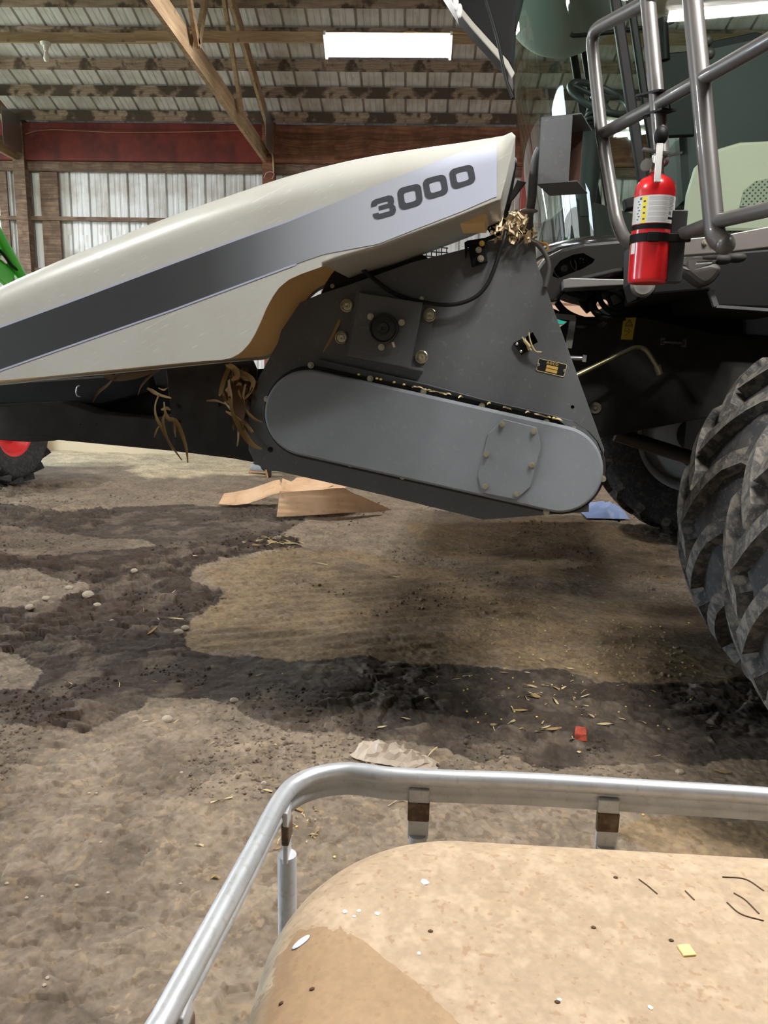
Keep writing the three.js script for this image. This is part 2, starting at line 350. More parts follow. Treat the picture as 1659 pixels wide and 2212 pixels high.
TX.dirt = tex(1024, (u, v) => { const n = fbm(u, v, 10, 6, 131), g = fbm(u, v, 80, 3, 133), s = smooth(0.70, 0.74, fbm(u, v, 60, 2, 135)), d = smooth(0.62, 0.72, fbm(u, v, 60, 4, 139)); const k = 0.72 + 0.5 * n * 0.6 + 0.26 * (g - 0.5); const c = [255 * k, 252 * k, 247 * k]; return mix3(mix3(c, [255, 246, 226], s * 0.8), [140, 126, 110], d * 0.35); }, 1.6);
TX.dirtBump = tex(1024, (u, v) => { const n = fbm(u, v, 12, 6, 131), r = Math.abs(fbm(u, v, 24, 4, 137) - 0.5) * 2; return clamp(n * 0.7 + (1 - r) * 0.3); }, 1.6, false);
const dirtMat = std({ map: TX.dirt, bumpMap: TX.dirtBump, bumpScale: 0.02, vertexColors: true, roughness: 0.93 });
function floorPatch(name, nx, nz, at, sink) {
  const cols = [];
  const g = gridGeo(nx, nz, (u, v) => { const [x, z] = at(u, v), q = groundInfo(x, z); cols.push(...q.c); const d = -z, under = d > 1.05 && d < 9.4 && Math.abs(x + 0.05 * d) < 0.62 * d + 0.55; return [x, q.h - (under ? sink : 0), z]; });
  const uv = [], p = g.attributes.position; for (let i = 0; i < p.count; i++) uv.push(p.getX(i), p.getZ(i));
  g.setAttribute('uv', new THREE.Float32BufferAttribute(uv, 2)); g.setAttribute('color', new THREE.Float32BufferAttribute(cols, 3));
  return part(name, g, dirtMat, floor, { keepUV: true });
}
// fine ground where the photograph looks, coarser ground around and beneath it
floorPatch('packed_dirt', 620, 640, (u, v) => { const d = 1.0 * Math.pow(9.5, v), x = (u - 0.5) * 2; return [x * (0.62 * d + 0.7) - 0.05 * d, -d]; }, 0);
floorPatch('surrounding_dirt', 180, 140, (u, v) => [mix(-13, 13, u), mix(6.8, -12.8, v)], 0.035);
part('subsoil', box(XL - 8, XR, -0.4, -0.16, -13, 7), std({ color: 0x5a4d42, roughness: 1 }), floor);
const yard = struct('yard_ground');
part('gravel', box(XL - 60, XL - 0.2, -0.35, -0.05, -40, 40), std({ color: 0x8f887c, roughness: 1 }), yard);

// ribbed sheet metal: cross-section along x, 914 mm wide, three major ribs and two minor ones between each
function sheetShape() {
  const p = []; const add = (x, y) => p.push([x, y]);
  for (let k = 0; k < 3; k++) {
    const o = k * 0.3048; add(o, 0); add(o + 0.006, 0.045); add(o + 0.03, 0.045); add(o + 0.036, 0);
    for (const m of [0.11, 0.19]) { add(o + m, 0); add(o + m + 0.01, 0.004); add(o + m + 0.035, 0.004); add(o + m + 0.045, 0); }
  }
  add(0.9144, 0);
  const s = new THREE.Shape(p.map(([x, y]) => new THREE.Vector2(x, y)).concat(p.slice().reverse().map(([x, y]) => new THREE.Vector2(x, y + 0.0025))));
  return s;
}
const sheetS = sheetShape();
const wallFar = struct('wall_far');
const sheetWall = new THREE.ExtrudeGeometry(sheetS, { depth: EAVE + 0.12, bevelEnabled: false }).rotateX(-Math.PI / 2);   // x across, z = -rib, y up
const sheetWallUV = boxUV(sheetWall.clone().rotateY(0));
for (let x = XL - 0.1, i = 0; x < XR; x += 0.9144, i++) { const m = part('metal_sheet', sheetWallUV, M.wallSheet, wallFar, { keepUV: true }); m.position.set(x, 0, -ZW - 0.04); }
const ceiling = struct('ceiling');
const runF = (ZW - RIDGE) / Math.cos(Math.atan(SLOPE)) + 0.05;
const sheetRoof = boxUV(new THREE.ExtrudeGeometry(sheetS, { depth: runF, bevelEnabled: false }).translate(0, 0, 0));
for (let x = XL - 0.06; x < XR; x += 0.9144) { const m = part('metal_sheet', sheetRoof, M.sheet, ceiling, { keepUV: true }); m.position.set(x, EAVE - 0.01, -ZW - 0.03); m.rotation.x = -Math.atan(SLOPE) ; }
part('near_slope', bar(V((XL + XR) / 2, roofY(RIDGE) + 0.03, -RIDGE + 0.02), V((XL + XR) / 2, roofY(RIDGE) - (ZN + RIDGE) * SLOPE + 0.03, ZN), XR - XL + 0.4, 0.06), std({ color: 0x6e6860, roughness: 0.8 }), ceiling);
// purlins, from their lower edges in the picture
for (const [py, h] of [[16, 0.14], [90 - 4, 0.14], [153, 0.14], [211, 0.14], [264, 0.14]]) {
  const d = (() => { let t = 8; for (let k = 0; k < 60; k++) { const v = F0.onZ(700, py, t); const e = roofY(t) - 0.14 - v.y; t += e * 0.6; } return t; })();
  for (const [a, b] of [[XL, -6.2], [-6.2, -2.3], [-2.3, 1.65], [1.65, 5.5], [5.5, XR]])
    part('purlin', bar(V(a, roofY(d) - 0.075, -d), V(b, roofY(d) - 0.075, -d), 0.04, h, V(0, Math.cos(Math.atan(SLOPE)), Math.sin(Math.atan(SLOPE)))), M.purlin, ceiling);
}
// posts, girts, headers
const hAt = (py, x = 300) => F0.onZ(x, py, ZW - 0.1).y;
const POSTS = [-10.0, -6.14, -2.3, 1.62, 5.5, 9.4];
POSTS.forEach((x, i) => part('post', box(x - 0.09, x + 0.09, -0.1, EAVE + 0.05, -ZW + 0.02, -ZW + 0.2), i === 3 ? M.redPost : i < 2 ? M.girt : M.headerBrown, wallFar, i === 3 ? { label: 'red painted post' } : {}));
part('post', box(-6.55, -6.42, -0.1, hAt(372), -ZW + 0.02, -ZW + 0.06), M.girt, wallFar);
part('door_stud', box(-5.9, -5.62, -0.1, hAt(372), -ZW + 0.0, -ZW + 0.05), M.girt, wallFar);
const hb = hAt(350), ht = EAVE - 0.02;
POSTS.slice(0, -1).forEach((x, i) => {
  const a = x + 0.09, b = POSTS[i + 1] - 0.09;
  if (i <= 1) { part('header_beam', rbox(a, b, hb, ht - 0.1, -ZW + 0.04, -ZW + 0.16, 0.006), M.redPaint, wallFar, { label: 'dark red painted header beam' }); part('top_plate', box(a, b, ht - 0.1, ht, -ZW + 0.04, -ZW + 0.12), M.redPaint, wallFar); }
  else { part('header_beam', box(a, b, hb, mix(hb, ht, 0.62), -ZW + 0.04, -ZW + 0.14), M.headerBrown, wallFar); part('top_plate', box(a, b, mix(hb, ht, 0.62), ht, -ZW + 0.04, -ZW + 0.11), M.headerBrown, wallFar); }
  part('girt', box(a, b, hAt(371), hb - 0.005, -ZW + 0.03, -ZW + 0.1), M.girt, wallFar);
  for (const g of [478, 590, 700, 810]) { const y = hAt(g); if (y > 0.3) part('girt', box(a, b, y, y + 0.055, -ZW + 0.02, -ZW + 0.1), M.girt, wallFar); }
});
const skirt = struct('baseboard_far');
POSTS.slice(0, -1).forEach((x, i) => part('skirt_board', box(x + 0.09, POSTS[i + 1] - 0.09, -0.05, 0.3, -ZW + 0.03, -ZW + 0.08), std({ color: 0xb9a88c, roughness: 0.95 }), skirt));
// the other walls close the shed; the left one has an open sliding door and a small open door
const wl = struct('wall_left');
const wallIn = std({ color: 0x807b73, roughness: 0.7 });
const gable = (x0, x1, holes) => {
  const s = new THREE.Shape([[-ZW - 0.1, -0.1], [ZN + 0.1, -0.1], [ZN + 0.1, roofY(RIDGE) - (ZN + RIDGE) * SLOPE + 0.1], [-RIDGE, roofY(RIDGE) + 0.1], [-ZW - 0.1, EAVE + 0.1]].map(([z, y]) => new THREE.Vector2(z, y)));
  for (const h of holes) s.holes.push(new THREE.Path(h.map(([z, y]) => new THREE.Vector2(z, y))));
  return new THREE.ExtrudeGeometry(s, { depth: x1 - x0, bevelEnabled: false }).rotateY(-Math.PI / 2).translate(x1, 0, 0);
};
part('gable_sheeting', gable(XL - 0.15, XL, [[[-11.9, 0], [-4.2, 0], [-4.2, 4.4], [-11.9, 4.4]], [[2.2, 0], [4.4, 0], [4.4, 2.8], [2.2, 2.8]]]), wallIn, wl);
const wr = struct('wall_right'); part('gable_sheeting', gable(XR, XR + 0.15, []), wallIn, wr);
const wnr = struct('wall_near'); part('sheeting', box(XL, XR, -0.1, roofY(RIDGE) - (ZN + RIDGE) * SLOPE + 0.06, ZN, ZN + 0.15), wallIn, wnr);

// trusses
function truss(x, label) {
  const t = thing('roof_truss', label, 'truss', F0, 'roof trusses');
  const heel = V(x, hAt(338, 590), -ZW + 0.15), top = V(x, roofY(RIDGE) - 0.3, -RIDGE), n = V(1, 0, 0), up2 = V(0, 1, 0);
  const bc = (d) => V(x - 0.045, mix(heel.y, heel.y + 0.14, (ZW - d) / 9.6), -d);
  const tc = (d) => V(x + 0.045, roofY(d) - 0.24, -d);
  part('bottom_chord', bar(bc(ZW - 0.12), bc(-2.5), 0.045, 0.235, up2), M.wood, t);
  part('top_chord', bar(tc(ZW - 0.1), tc(RIDGE), 0.04, 0.19, V(0, 1, 0)), M.wood, t);
  part('gusset_plate', box(x + 0.068, x + 0.075, heel.y - 0.02, heel.y + 0.5, -ZW + 0.2, -ZW + 0.75), M.steel, t);
  for (const [a, b] of [[10.4, 9.2], [8.4, 9.2], [8.4, 6.6], [5.4, 6.6], [5.4, 3.4]]) part('web', bar(bc(a).add(V(0.09, 0, 0)), tc(b).add(V(0.0, 0, 0)), 0.04, 0.09, up2), M.wood, t);
  return t;
}
truss(POSTS[2], 'wooden roof truss bearing on the post between the red and the brown header');
truss(POSTS[1], 'wooden roof truss bearing on the post at the far end of the red header');

// bracing board lying across the trusses, with the lamps on it
const LB = F0.onZ(838, 100, 8.42);
{
  const t = thing('bracing_board', 'long pale pine board across the trusses carrying the shop light', 'board');
  const yb = F0.onZ(560, 81, 8.6).y;
  part('plank', box(XL + 0.3, -2.75, yb - 0.045, yb + 0.045, -8.66, -8.62), M.wood, t);
  part('plank', box(-2.95, XR - 0.3, yb - 0.045, yb + 0.05, -8.62, -8.58), M.wood, t);
}
const bulbTube = std({ color: 0xffffff, emissive: 0xfff6e8, emissiveIntensity: 5 });
FIXTURES.forEach(([x, y, z, tilt], i) => {
  const t = thing('strip_light', i ? ['unseen two-tube strip light added above the open end of the red header to light the far wall', 'unseen two-tube strip light added above the far side of the combine cab to light the far roof', 'two-tube strip light above the grey end plate of the corn head', 'two-tube strip light above the plastic tote', 'unseen two-tube strip light added above the tip of the cream snout to brighten it'][i - 1] : 'lit two-tube strip light hanging on the pale pine board', 'light', F0, 'strip lights');
  const L = 1.24, c = i ? V(x, y, z) : LB.clone();
  const mtx = new THREE.Matrix4().makeRotationX(-tilt * RAD).setPosition(c);
  const g = (q) => q.applyMatrix4(mtx);
  part('housing', [g(box(-L / 2, L / 2, 0.035, 0.085, -0.06, 0.06))], M.white, t);
  part('reflector', [g(gridGeo(1, 8, (u, v) => [mix(-L / 2, L / 2, u), 0.034 - Math.pow(Math.abs(v - 0.5) * 2, 1.5) * 0.02, mix(-0.13, 0.13, v)]))], M.white, t);
  for (const s of [-1, 1]) { const e = part('end_cap', [g(box(s * L / 2 - 0.012, s * L / 2 + 0.012, -0.02, 0.04, -0.13, 0.13))], M.white, t); }
  for (const s of [-1, 1]) part('tube', [g(rod(V(-L / 2 + 0.02, -0.005, s * 0.065), V(L / 2 - 0.02, -0.005, s * 0.065), 0.016, 12))], bulbTube, t, { keepUV: true });
  for (const k of [-0.42, 0.42]) {
    const a = V(k, 0.08, 0).applyMatrix4(mtx), b = i < 3 ? V(a.x, a.y + 0.02, -8.585) : V(a.x, roofY(-a.z) - 0.02, a.z);
    part('hanger', i < 3 ? bar(a, b, 0.02, 0.004) : rod(a, b, 0.004, 6), M.steel, t);
  }
  const li = new THREE.RectAreaLight(TUBE_COLOR, TUBE_LIGHT, L - 0.04, 0.24);
  li.position.copy(V(0, -0.03, 0).applyMatrix4(mtx));
  li.lookAt(V(0, -1, 0).applyMatrix4(mtx)); li.name = 'strip_light_glow'; li.castShadow = true; scene.add(li);
  for (const k of [-0.35, 0.35]) { const pl = new THREE.PointLight(TUBE_COLOR, TUBE_ROUND); pl.position.copy(V(k, -0.045, 0).applyMatrix4(mtx)); pl.shadow.radius = 3; pl.castShadow = true; pl.name = 'strip_light_tube_glow'; scene.add(pl); }
});
{
  const t = thing('light_bulb', 'unlit bulb in a white porcelain holder under the pine board', 'bulb');
  const p = F0.onZ(99, 100, 8.6);
  part('holder', [new THREE.CylinderGeometry(0.055, 0.045, 0.03, 20).translate(p.x, p.y + 0.02, p.z), new THREE.CylinderGeometry(0.03, 0.022, 0.05, 16).translate(p.x, p.y - 0.02, p.z)], M.white, t);
  part('bulb', new THREE.LatheGeometry([[0.014, 0], [0.016, -0.02], [0.028, -0.05], [0.031, -0.07], [0.024, -0.095], [0.0, -0.104]].map((q) => new THREE.Vector2(...q)), 20).translate(p.x, p.y - 0.045, p.z), std({ color: 0xf2efe4, roughness: 0.25 }), t);
}
{
  const t = thing('power_cable', 'thin yellow cable lying along the pine board beside the strip light', 'cable');
  const pts = [[870, 71], [885, 68], [920, 72], [960, 71], [1000, 73], [1050, 74], [1100, 75]].map(([a, b]) => F0.onZ(a, b, 8.57));
  part('cord', tube(pts, 0.006, 60, 8), std({ color: 0xc9a24a, roughness: 0.6 }), t);
  const u = thing('wire_bundle', 'loose twine and wire hanging on the post below the truss heel', 'wire');
  part('strand', tube([[582, 328], [588, 335], [590, 350], [591, 372]].map(([a, b]) => F0.onZ(a, b, ZW - 0.28)), 0.012, 30, 6), M.straw, u);
  part('loop', tube([[570, 384], [575, 374], [585, 371], [592, 376], [588, 386]].map(([a, b]) => F0.onZ(a, b, ZW - 0.26)), 0.007, 30, 6), std({ color: 0xc59a8a }), u);
  const w = thing('wire', 'pale wire slung along the top of the red header', 'wire');
  part('strand', tube([[55, 290], [80, 283], [120, 280], [180, 283], [260, 286], [400, 285], [520, 282]].map(([a, b]) => F0.onZ(a, b, ZW - 0.2)), 0.006, 60, 6), std({ color: 0xa07c5a }), w);
}

// ---------------------------------------------------------------- the corn head
const head = thing('corn_header', 'grey corn head of a combine, raised, with a long cream snout marked 3000', 'corn head', FC);
const WP = 2.95, WH = 2.58;                                // end plate and near face of the snout hood
// --- end plate, a folded sheet
const plateOut = [[1059, 520], [1138, 517], [1156, 523], [1159, 567], [1305, 971], [1302, 992], [1300, 1035], [1272, 1069], [1272, 1105], [1044, 1122], [808, 1064], [603, 1018], [573, 1014], [550, 998], [538, 972], [536, 930], [545, 850], [559, 817], [601, 740], [608, 715], [649, 654], [690, 636], [752, 616], [890, 567], [1008, 537]];
const round = (x, y, r) => Array.from({ length: 16 }, (_, i) => [x + Math.cos(i * Math.PI / 8) * r, y + Math.sin(i * Math.PI / 8) * r]);
const slot = [[1128, 733], [1151, 716], [1163, 739], [1142, 752]];
part('end_plate', plate(FC, plateOut, WP, 0.006, { bevel: 0.0015, holes: [slot, round(1236.5, 879, 5), round(585, 971, 7)] }), M.greyPaint, head);
function strip(pts, w, depth, th = 3) {                    // a thin flange folded back along an open run of pixels
  const back = pts.slice().reverse().map(([x, y]) => { const dx = 900 - x, dy = 800 - y, l = Math.hypot(dx, dy); return [x + (dx / l) * th, y + (dy / l) * th]; });
  return plate(FC, pts.concat(back), w, depth);
}
// added pockets that keep light out of the openings so they read dark
for (const [x, y, r, d] of [[1144, 735, 34, 0.16], [1236.5, 879, 14, 0.12], [585, 971, 18, 0.12]]) part('shade_pocket', [plate(FC, round(x, y, r), WP, -d, { holes: [round(x, y, r - 2)] }), plate(FC, round(x, y, r), WP + d, -0.004)], M.greyPaint, head);
part('rear_flange', strip([[1156, 523], [1159, 567], [1305, 971], [1302, 992], [1300, 1035]], WP + 0.002, -0.05, 3), M.greyPaint, head);
part('trough_sheet', strip([[1150, 540], [1155, 570], [1296, 965], [1290, 1030], [1262, 1095], [1044, 1114], [808, 1056], [603, 1010], [560, 990]], WP + 0.01, -5.3, 5), M.greyPaint, head);
part('far_end_plate', plate(FC, plateOut, WP, 0.006).translate(0, 0, -5.33), M.greyPaint, head);
// --- auger behind the plate
const ac = FC.onZ(836, 694, WP + 0.1);
part('auger_drum', [new THREE.CylinderGeometry(0.11, 0.11, 5.1, 28).rotateX(Math.PI / 2).translate(ac.x, ac.y, -WP - 2.7)], M.black, head);
part('auger_end_disc', knob(FC, 836, 694, WP + 0.05, [[0, 0.02], [0.26, 0.02], [0.275, 0.01], [0.275, -0.02], [0, -0.02]], 48), M.darkPlate, head);
// wire guard standing up behind the auger
{
  const wg = [];
  const P = (a, b) => FC.onZ(a, b, WP + 0.9);
  for (const y of [531, 541, 551]) wg.push(rod(P(885, y), P(968, y + 5), 0.003, 6));
  for (let i = 0; i <= 7; i++) wg.push(rod(P(888 + i * 11, 530 + i * 0.6), P(888 + i * 11, 570), 0.003, 6));
  part('wire_guard', wg, M.black, head);
}
// --- chain case: flange, cover and bolts
function stadium(r, cx0 = 672, cy0 = 890, cx1 = 1208, cy1 = 1010, n = 22) {
  const a = Math.atan2(cy1 - cy0, cx1 - cx0), p = [];
  for (let i = 0; i <= n; i++) { const t = a - Math.PI / 2 + (Math.PI * i) / n; p.push([cx1 + Math.cos(t) * r, cy1 + Math.sin(t) * r]); }
  for (let i = 0; i <= n; i++) { const t = a + Math.PI / 2 + (Math.PI * i) / n; p.push([cx0 + Math.cos(t) * r, cy0 + Math.sin(t) * r]); }
  return p;
}
part('chain_case_flange', plate(FC, stadium(100), WP - 0.006, 0.012, { bevel: 0.002 }), M.darkPlate, head);
{
  const lip = [[690, 776], [740, 788], [860, 816], [920, 831], [1044, 863], [1197, 898], [1238, 909], [1269, 929], [1290, 953], [1301, 980]];
  part('chain_case_lip', strip(lip, WP - 0.006, 0.03, 3), M.greyPaint, head);
}
const cover = part('chain_case_cover', plate(FC, stadium(92), WP - 0.018, 0.055, { bevel: 0.009 }), M.lightGrey, head, { label: 'pale grey rounded chain case cover' });
const WC = WP - 0.073;
const oct = [[1087, 905], [1159, 923], [1169, 966], [1146, 1051], [1115, 1079], [1041, 1064], [1032, 1028], [1054, 938]];
const access = part('access_cover', plate(FC, oct, WC, 0.006, { bevel: 0.002 }), M.lightGrey, cover);
for (const [x, y] of [[1085, 916], [1153, 932], [1051, 981], [1149, 1004], [1048, 1051], [1115, 1067]]) bolt(FC, x, y, WC - 0.006, 0.0105, 0.012, 'bolt', M.zinc, cover);
for (const [x, y] of [[672, 789], [800, 818], [915, 846], [1041, 877], [1180, 912], [1239, 923], [1284, 966], [1302, 1034], [870, 1029], [757, 1002], [577, 862], [635, 972], [1180, 1106]]) bolt(FC, x, y, WP - 0.018, 0.012, 0.02, 'bolt', M.zinc, head);
// --- bearing bracket with hub
const bw = WP - 0.006;
part('bracket_foot', [plate(FC, [[758, 640], [776, 636], [756, 766], [738, 762]], bw, 0.006)], M.greyPaint, head);
part('bracket_foot', [plate(FC, [[915, 654], [943, 661], [915, 802], [886, 797]], bw, 0.006, { bevel: 0.001 }), plate(FC, [[886, 792], [915, 797], [915, 802], [886, 797]], bw, 0.03, { bevel: 0.002 })], M.greyPaint, head);
const hubPlate = part('bearing_bracket', [plate(FC, [[776, 632], [914, 654], [886, 796], [859, 790], [752, 769]], bw - 0.05, 0.008, { bevel: 0.003 }), plate(FC, [[910, 654], [916, 655], [888, 797], [882, 796]], bw, 0.055, { bevel: 0.004 }), plate(FC, [[776, 634], [782, 635], [758, 768], [752, 768]], bw, 0.05)], M.greyPaint, head);
const wb = bw - 0.058;
part('hub', knob(FC, 830.5, 710, wb, [[0, 0.028], [0.004, 0.028], [0.006, 0.032], [0.02, 0.034], [0.023, 0.024], [0.043, 0.022], [0.049, 0.03], [0.053, 0.028], [0.053, 0]], 40), phys({ color: 0x262626, roughness: 0.45 }), hubPlate);
for (const [x, y] of [[800.6, 684], [867.7, 696.7], [823.8, 750]]) bolt(FC, x, y, wb, 0.012, 0.014, 'bolt', M.zinc, hubPlate);
part('grease_fitting', [rod(FC.onZ(848, 738, wb - 0.02), FC.onZ(852, 749, wb - 0.012), 0.006, 10)], M.chrome, hubPlate);
const cup = [[0, 0.007], [0.008, 0.012], [0.011, 0.011], [0.012, 0.004], [0.018, 0.003], [0.022, 0.008], [0.0245, 0.006], [0.0245, 0]];
for (const [x, y] of [[750, 660], [738, 729], [928, 680], [910.6, 771]]) part('cupped_washer', knob(FC, x, y, bw - 0.006, cup, 24), M.zinc, head);
for (const [x, y] of [[718, 618], [911, 645]]) bolt(FC, x, y, WP - 0.006, 0.008, 0.01, 'bolt', M.zinc, head);
// --- slot with latch block, data plate, hole
const latch = part('latch_block', plate(FC, [[1109, 741], [1128, 731], [1144, 757], [1126, 767]], WP - 0.006, 0.01, { bevel: 0.002 }), M.black, head);
for (const [x, y] of [[1116.5, 743], [1125.5, 759]]) part('rivet', knob(FC, x, y, WP - 0.016, [[0, 0.002], [0.003, 0.003], [0.005, 0.001], [0.005, 0]], 12), M.chrome, latch);
{
  const q = [[1163.6, 773.4], [1226, 787], [1218.5, 815], [1157.6, 800.6]];
  const p = q.map(([x, y]) => FC.onZ(x, y, WP - 0.007));
  part('data_plate_base', plate(FC, q, WP - 0.006, 0.0012, { bevel: 0.0004 }), M.black, head);
  const g = new THREE.BufferGeometry(); g.setAttribute('position', new THREE.Float32BufferAttribute(p.flatMap((v) => [v.x, v.y, v.z + 0.0008]), 3)); g.setAttribute('uv', new THREE.Float32BufferAttribute([0, 1, 1, 1, 1, 0, 0, 0], 2)); g.setIndex([0, 3, 1, 1, 3, 2]); g.computeVertexNormals();
  const dp = canvasTex(512, 240, (c, w, h) => {
    c.fillStyle = '#1d1d1c'; c.fillRect(0, 0, w, h); c.strokeStyle = '#d8c98c'; c.lineWidth = 11; c.beginPath(); c.roundRect(7, 7, w - 14, h - 14, 26); c.stroke();
    c.fillStyle = '#d6b25e'; c.font = 'bold 62px sans-serif'; c.textAlign = 'center'; c.textBaseline = 'middle'; c.save(); c.translate(w / 2, 46); c.scale(1.25, 1); c.fillText('AGCO', 0, 0); c.restore();
    c.fillRect(w * 0.32, 88, w * 0.4, 54); c.fillRect(w * 0.32, 154, w * 0.4, 54);
  });
  part('data_plate', g, std({ map: dp, roughness: 0.4, metalness: 0.3 }), head, { keepUV: true, label: 'black data plate with brass lettering' });
  for (const [x, y] of [[1163.5, 788], [1219, 801]]) part('rivet', knob(FC, x, y, WP - 0.0085, [[0, 0.003], [0.004, 0.0025], [0.0055, 0]], 12), M.chrome, head);
}
// --- upper bracket, struts and cables at the back of the plate
const ub = part('hinge_bracket', [plate(FC, [[1011, 528], [1048, 520], [1054, 567], [1020, 578]], WP - 0.006, 0.022, { bevel: 0.003 }), plate(FC, [[1004, 526], [1011, 522], [1048, 516], [1080, 503], [1082, 510], [1048, 524], [1011, 534], [1006, 560]], WP - 0.006, 0.03, { bevel: 0.003 })], M.black, head);
bolt(FC, 1041, 526, WP - 0.034, 0.01, 0.014, 'bolt', M.brass, ub); bolt(FC, 1034, 540, WP - 0.028, 0.011, 0.014, 'bolt', M.zinc, ub); bolt(FC, 1038.5, 559, WP - 0.028, 0.012, 0.014, 'bolt', M.zinc, ub);
part('hood_strut', [bar(FC.onZ(1076, 503, WP + 0.02), FC.onZ(1100, 415, WP + 0.02), 0.04, 0.034, V(1, 0, 0)), bar(FC.onZ(1096, 440, WP + 0.02), FC.onZ(1110, 352, WP + 0.02), 0.03, 0.022, V(1, 0, 0)), plate(FC, [[1100, 440], [1105, 420], [1117, 391], [1136, 396], [1112, 428]], WP - 0.02, 0.02, { bevel: 0.002 })], M.black, head);
part('strut_ball', new THREE.SphereGeometry(0.016, 16, 12).translate(...FC.onZ(1107, 348, WP - 0.0).toArray()), M.steel, head);
part('latch_plate', plate(FC, [[1050, 492], [1064, 480], [1074, 478], [1076, 505], [1060, 507]], WP, 0.01, { bevel: 0.002, holes: [[[1055, 494], [1060, 488], [1063, 494], [1057, 499]]] }), M.black, head);
const C = (pts, w) => pts.map(([x, y, dw = 0]) => FC.onZ(x, y, w + dw));
part('cable', tube(C([[1093, 498, 0.02], [1088, 520], [1078, 548], [1066, 585], [1050, 618], [1026, 642], [990, 656], [950, 658], [905, 651], [868, 641], [838, 626], [812, 606], [790, 588], [772, 568]], WP - 0.04), 0.0075, 120, 10), M.cable, head);
part('cable', tube(C([[1146, 520], [1160, 527], [1174, 543], [1183, 562], [1186, 580], [1183, 600], [1178, 620]], WP - 0.01), 0.009, 60, 10), std({ color: 0x4c4a46, roughness: 0.6 }), head);
part('connector_loop', tube(C([[1158, 522], [1170, 525], [1180, 527], [1183, 534], [1180, 541], [1174, 541]], WP), 0.004, 40, 8), std({ color: 0xcf9a2c, roughness: 0.5 }), head);
// --- marker box on its stalk
part('marker_stalk', [tube(C([[1140, 523], [1139, 505], [1142, 470], [1148, 430], [1152, 385], [1158, 345], [1168, 322]], WP + 0.02), 0.017, 60, 14)], M.greyPaint, head);
part('stalk_collar', new THREE.LatheGeometry([[0, 0.012], [0.012, 0.012], [0.032, 0.004], [0.034, 0], [0.02, -0.006], [0, -0.02]].map((q) => new THREE.Vector2(...q)), 28).translate(...FC.onZ(1142, 457, WP + 0.02).toArray()), M.steel, head);
part('stalk_gusset', plate(FC, [[1128, 520], [1156, 523], [1150, 462], [1146, 470]], WP + 0.03, 0.006), M.greyPaint, head);
{
  const o = (px, py, w) => FC.onZ(px, py, w);
  const a = o(1168, 252, 2.86), b = o(1240, 398, 2.86), x0 = a.x, x1 = o(1233, 330, 2.86).x, y1 = o(1205, 252, 2.86).y, y0 = b.y, z0 = -2.86, z1 = -3.06, th = 0.005;
  const turn = (g) => g.translate(-x0, 0, -z0).rotateY(-0.26).translate(x0, 0, z0);   // the open end looks back and a little to the camera
  part('marker_box', [turn(rbox(x0, x1, y0, y1, z0 - th, z0, 0.002)), turn(rbox(x0, x1 + 0.03, y1 - th, y1, z1, z0, 0.002)), turn(rbox(x0, x1 + 0.03, y0, y0 + th, z1, z0, 0.002)), turn(rbox(x0, x0 + th, y0, y1, z1, z0, 0.002))], M.greyPaint, head, { label: 'folded grey steel marker box, open at one side' });
  part('marker_box_back', turn(box(x0 + th, x1, y0 + th, y1 - th, z1, z1 + th)), std({ color: 0x5d4034, roughness: 0.8 }), head, { label: 'rust brown inside of the marker box' });
}
// --- row unit under the snout
part('row_unit_panel', [plate(FC, [[358, 792], [545, 776], [556, 800], [548, 860], [538, 960], [545, 998], [500, 990], [378, 975]], WP + 0.06, -0.01, { bevel: 0.002 })], M.darkPlate, head);
part('row_unit_beam', [plate(FC, [[-160, 880], [60, 872], [130, 868], [210, 893], [330, 905], [380, 890], [560, 905], [560, 1000], [500, 990], [380, 975], [118, 950], [108, 943], [0, 940], [-160, 936]], WP + 0.1, -0.12, { bevel: 0.004, holes: [round(174, 917, 3.4), round(208, 917, 3.4)] })], M.darkPlate, head);
part('row_unit_dark_fill', [plate(FC, [[-160, 815], [360, 795], [520, 800], [560, 806], [560, 985], [380, 962], [110, 938], [-160, 930]], WP + 0.3, -0.02)], M.black, head);  // black sheet standing in for the shade behind the row unit
part('gathering_cover', [plate(FC, [[-160, 828], [80, 822], [320, 805], [330, 845], [220, 875], [-160, 872]], WP + 0.22, -0.05, { bevel: 0.008 })], M.black, head);
part('shield_bar', [plate(FC, [[538, 744], [616, 722], [604, 745], [586, 770], [500, 778]], WP + 0.25, -0.02)], M.black, head);
part('shield_bar', [plate(FC, [[500, 800], [580, 796], [560, 830], [500, 830]], WP + 0.2, -0.02)], M.black, head);
part('u_bolt', tube(C([[173, 834], [167, 836], [165, 848], [168, 856], [174, 857]], WP + 0.16), 0.0035, 30, 8), M.steel, head);
for (const [x, y] of [[384, 878], [472, 874], [386, 911]]) bolt(FC, x, y, WP + 0.06, 0.01, 0.012, 'bolt', M.darkPlate, head);
part('skid_shoe', [plate(FC, [[-40, 936], [110, 941], [118, 952], [60, 955], [-40, 948]], WP + 0.1, -0.1, { bevel: 0.004 })], M.darkPlate, head);

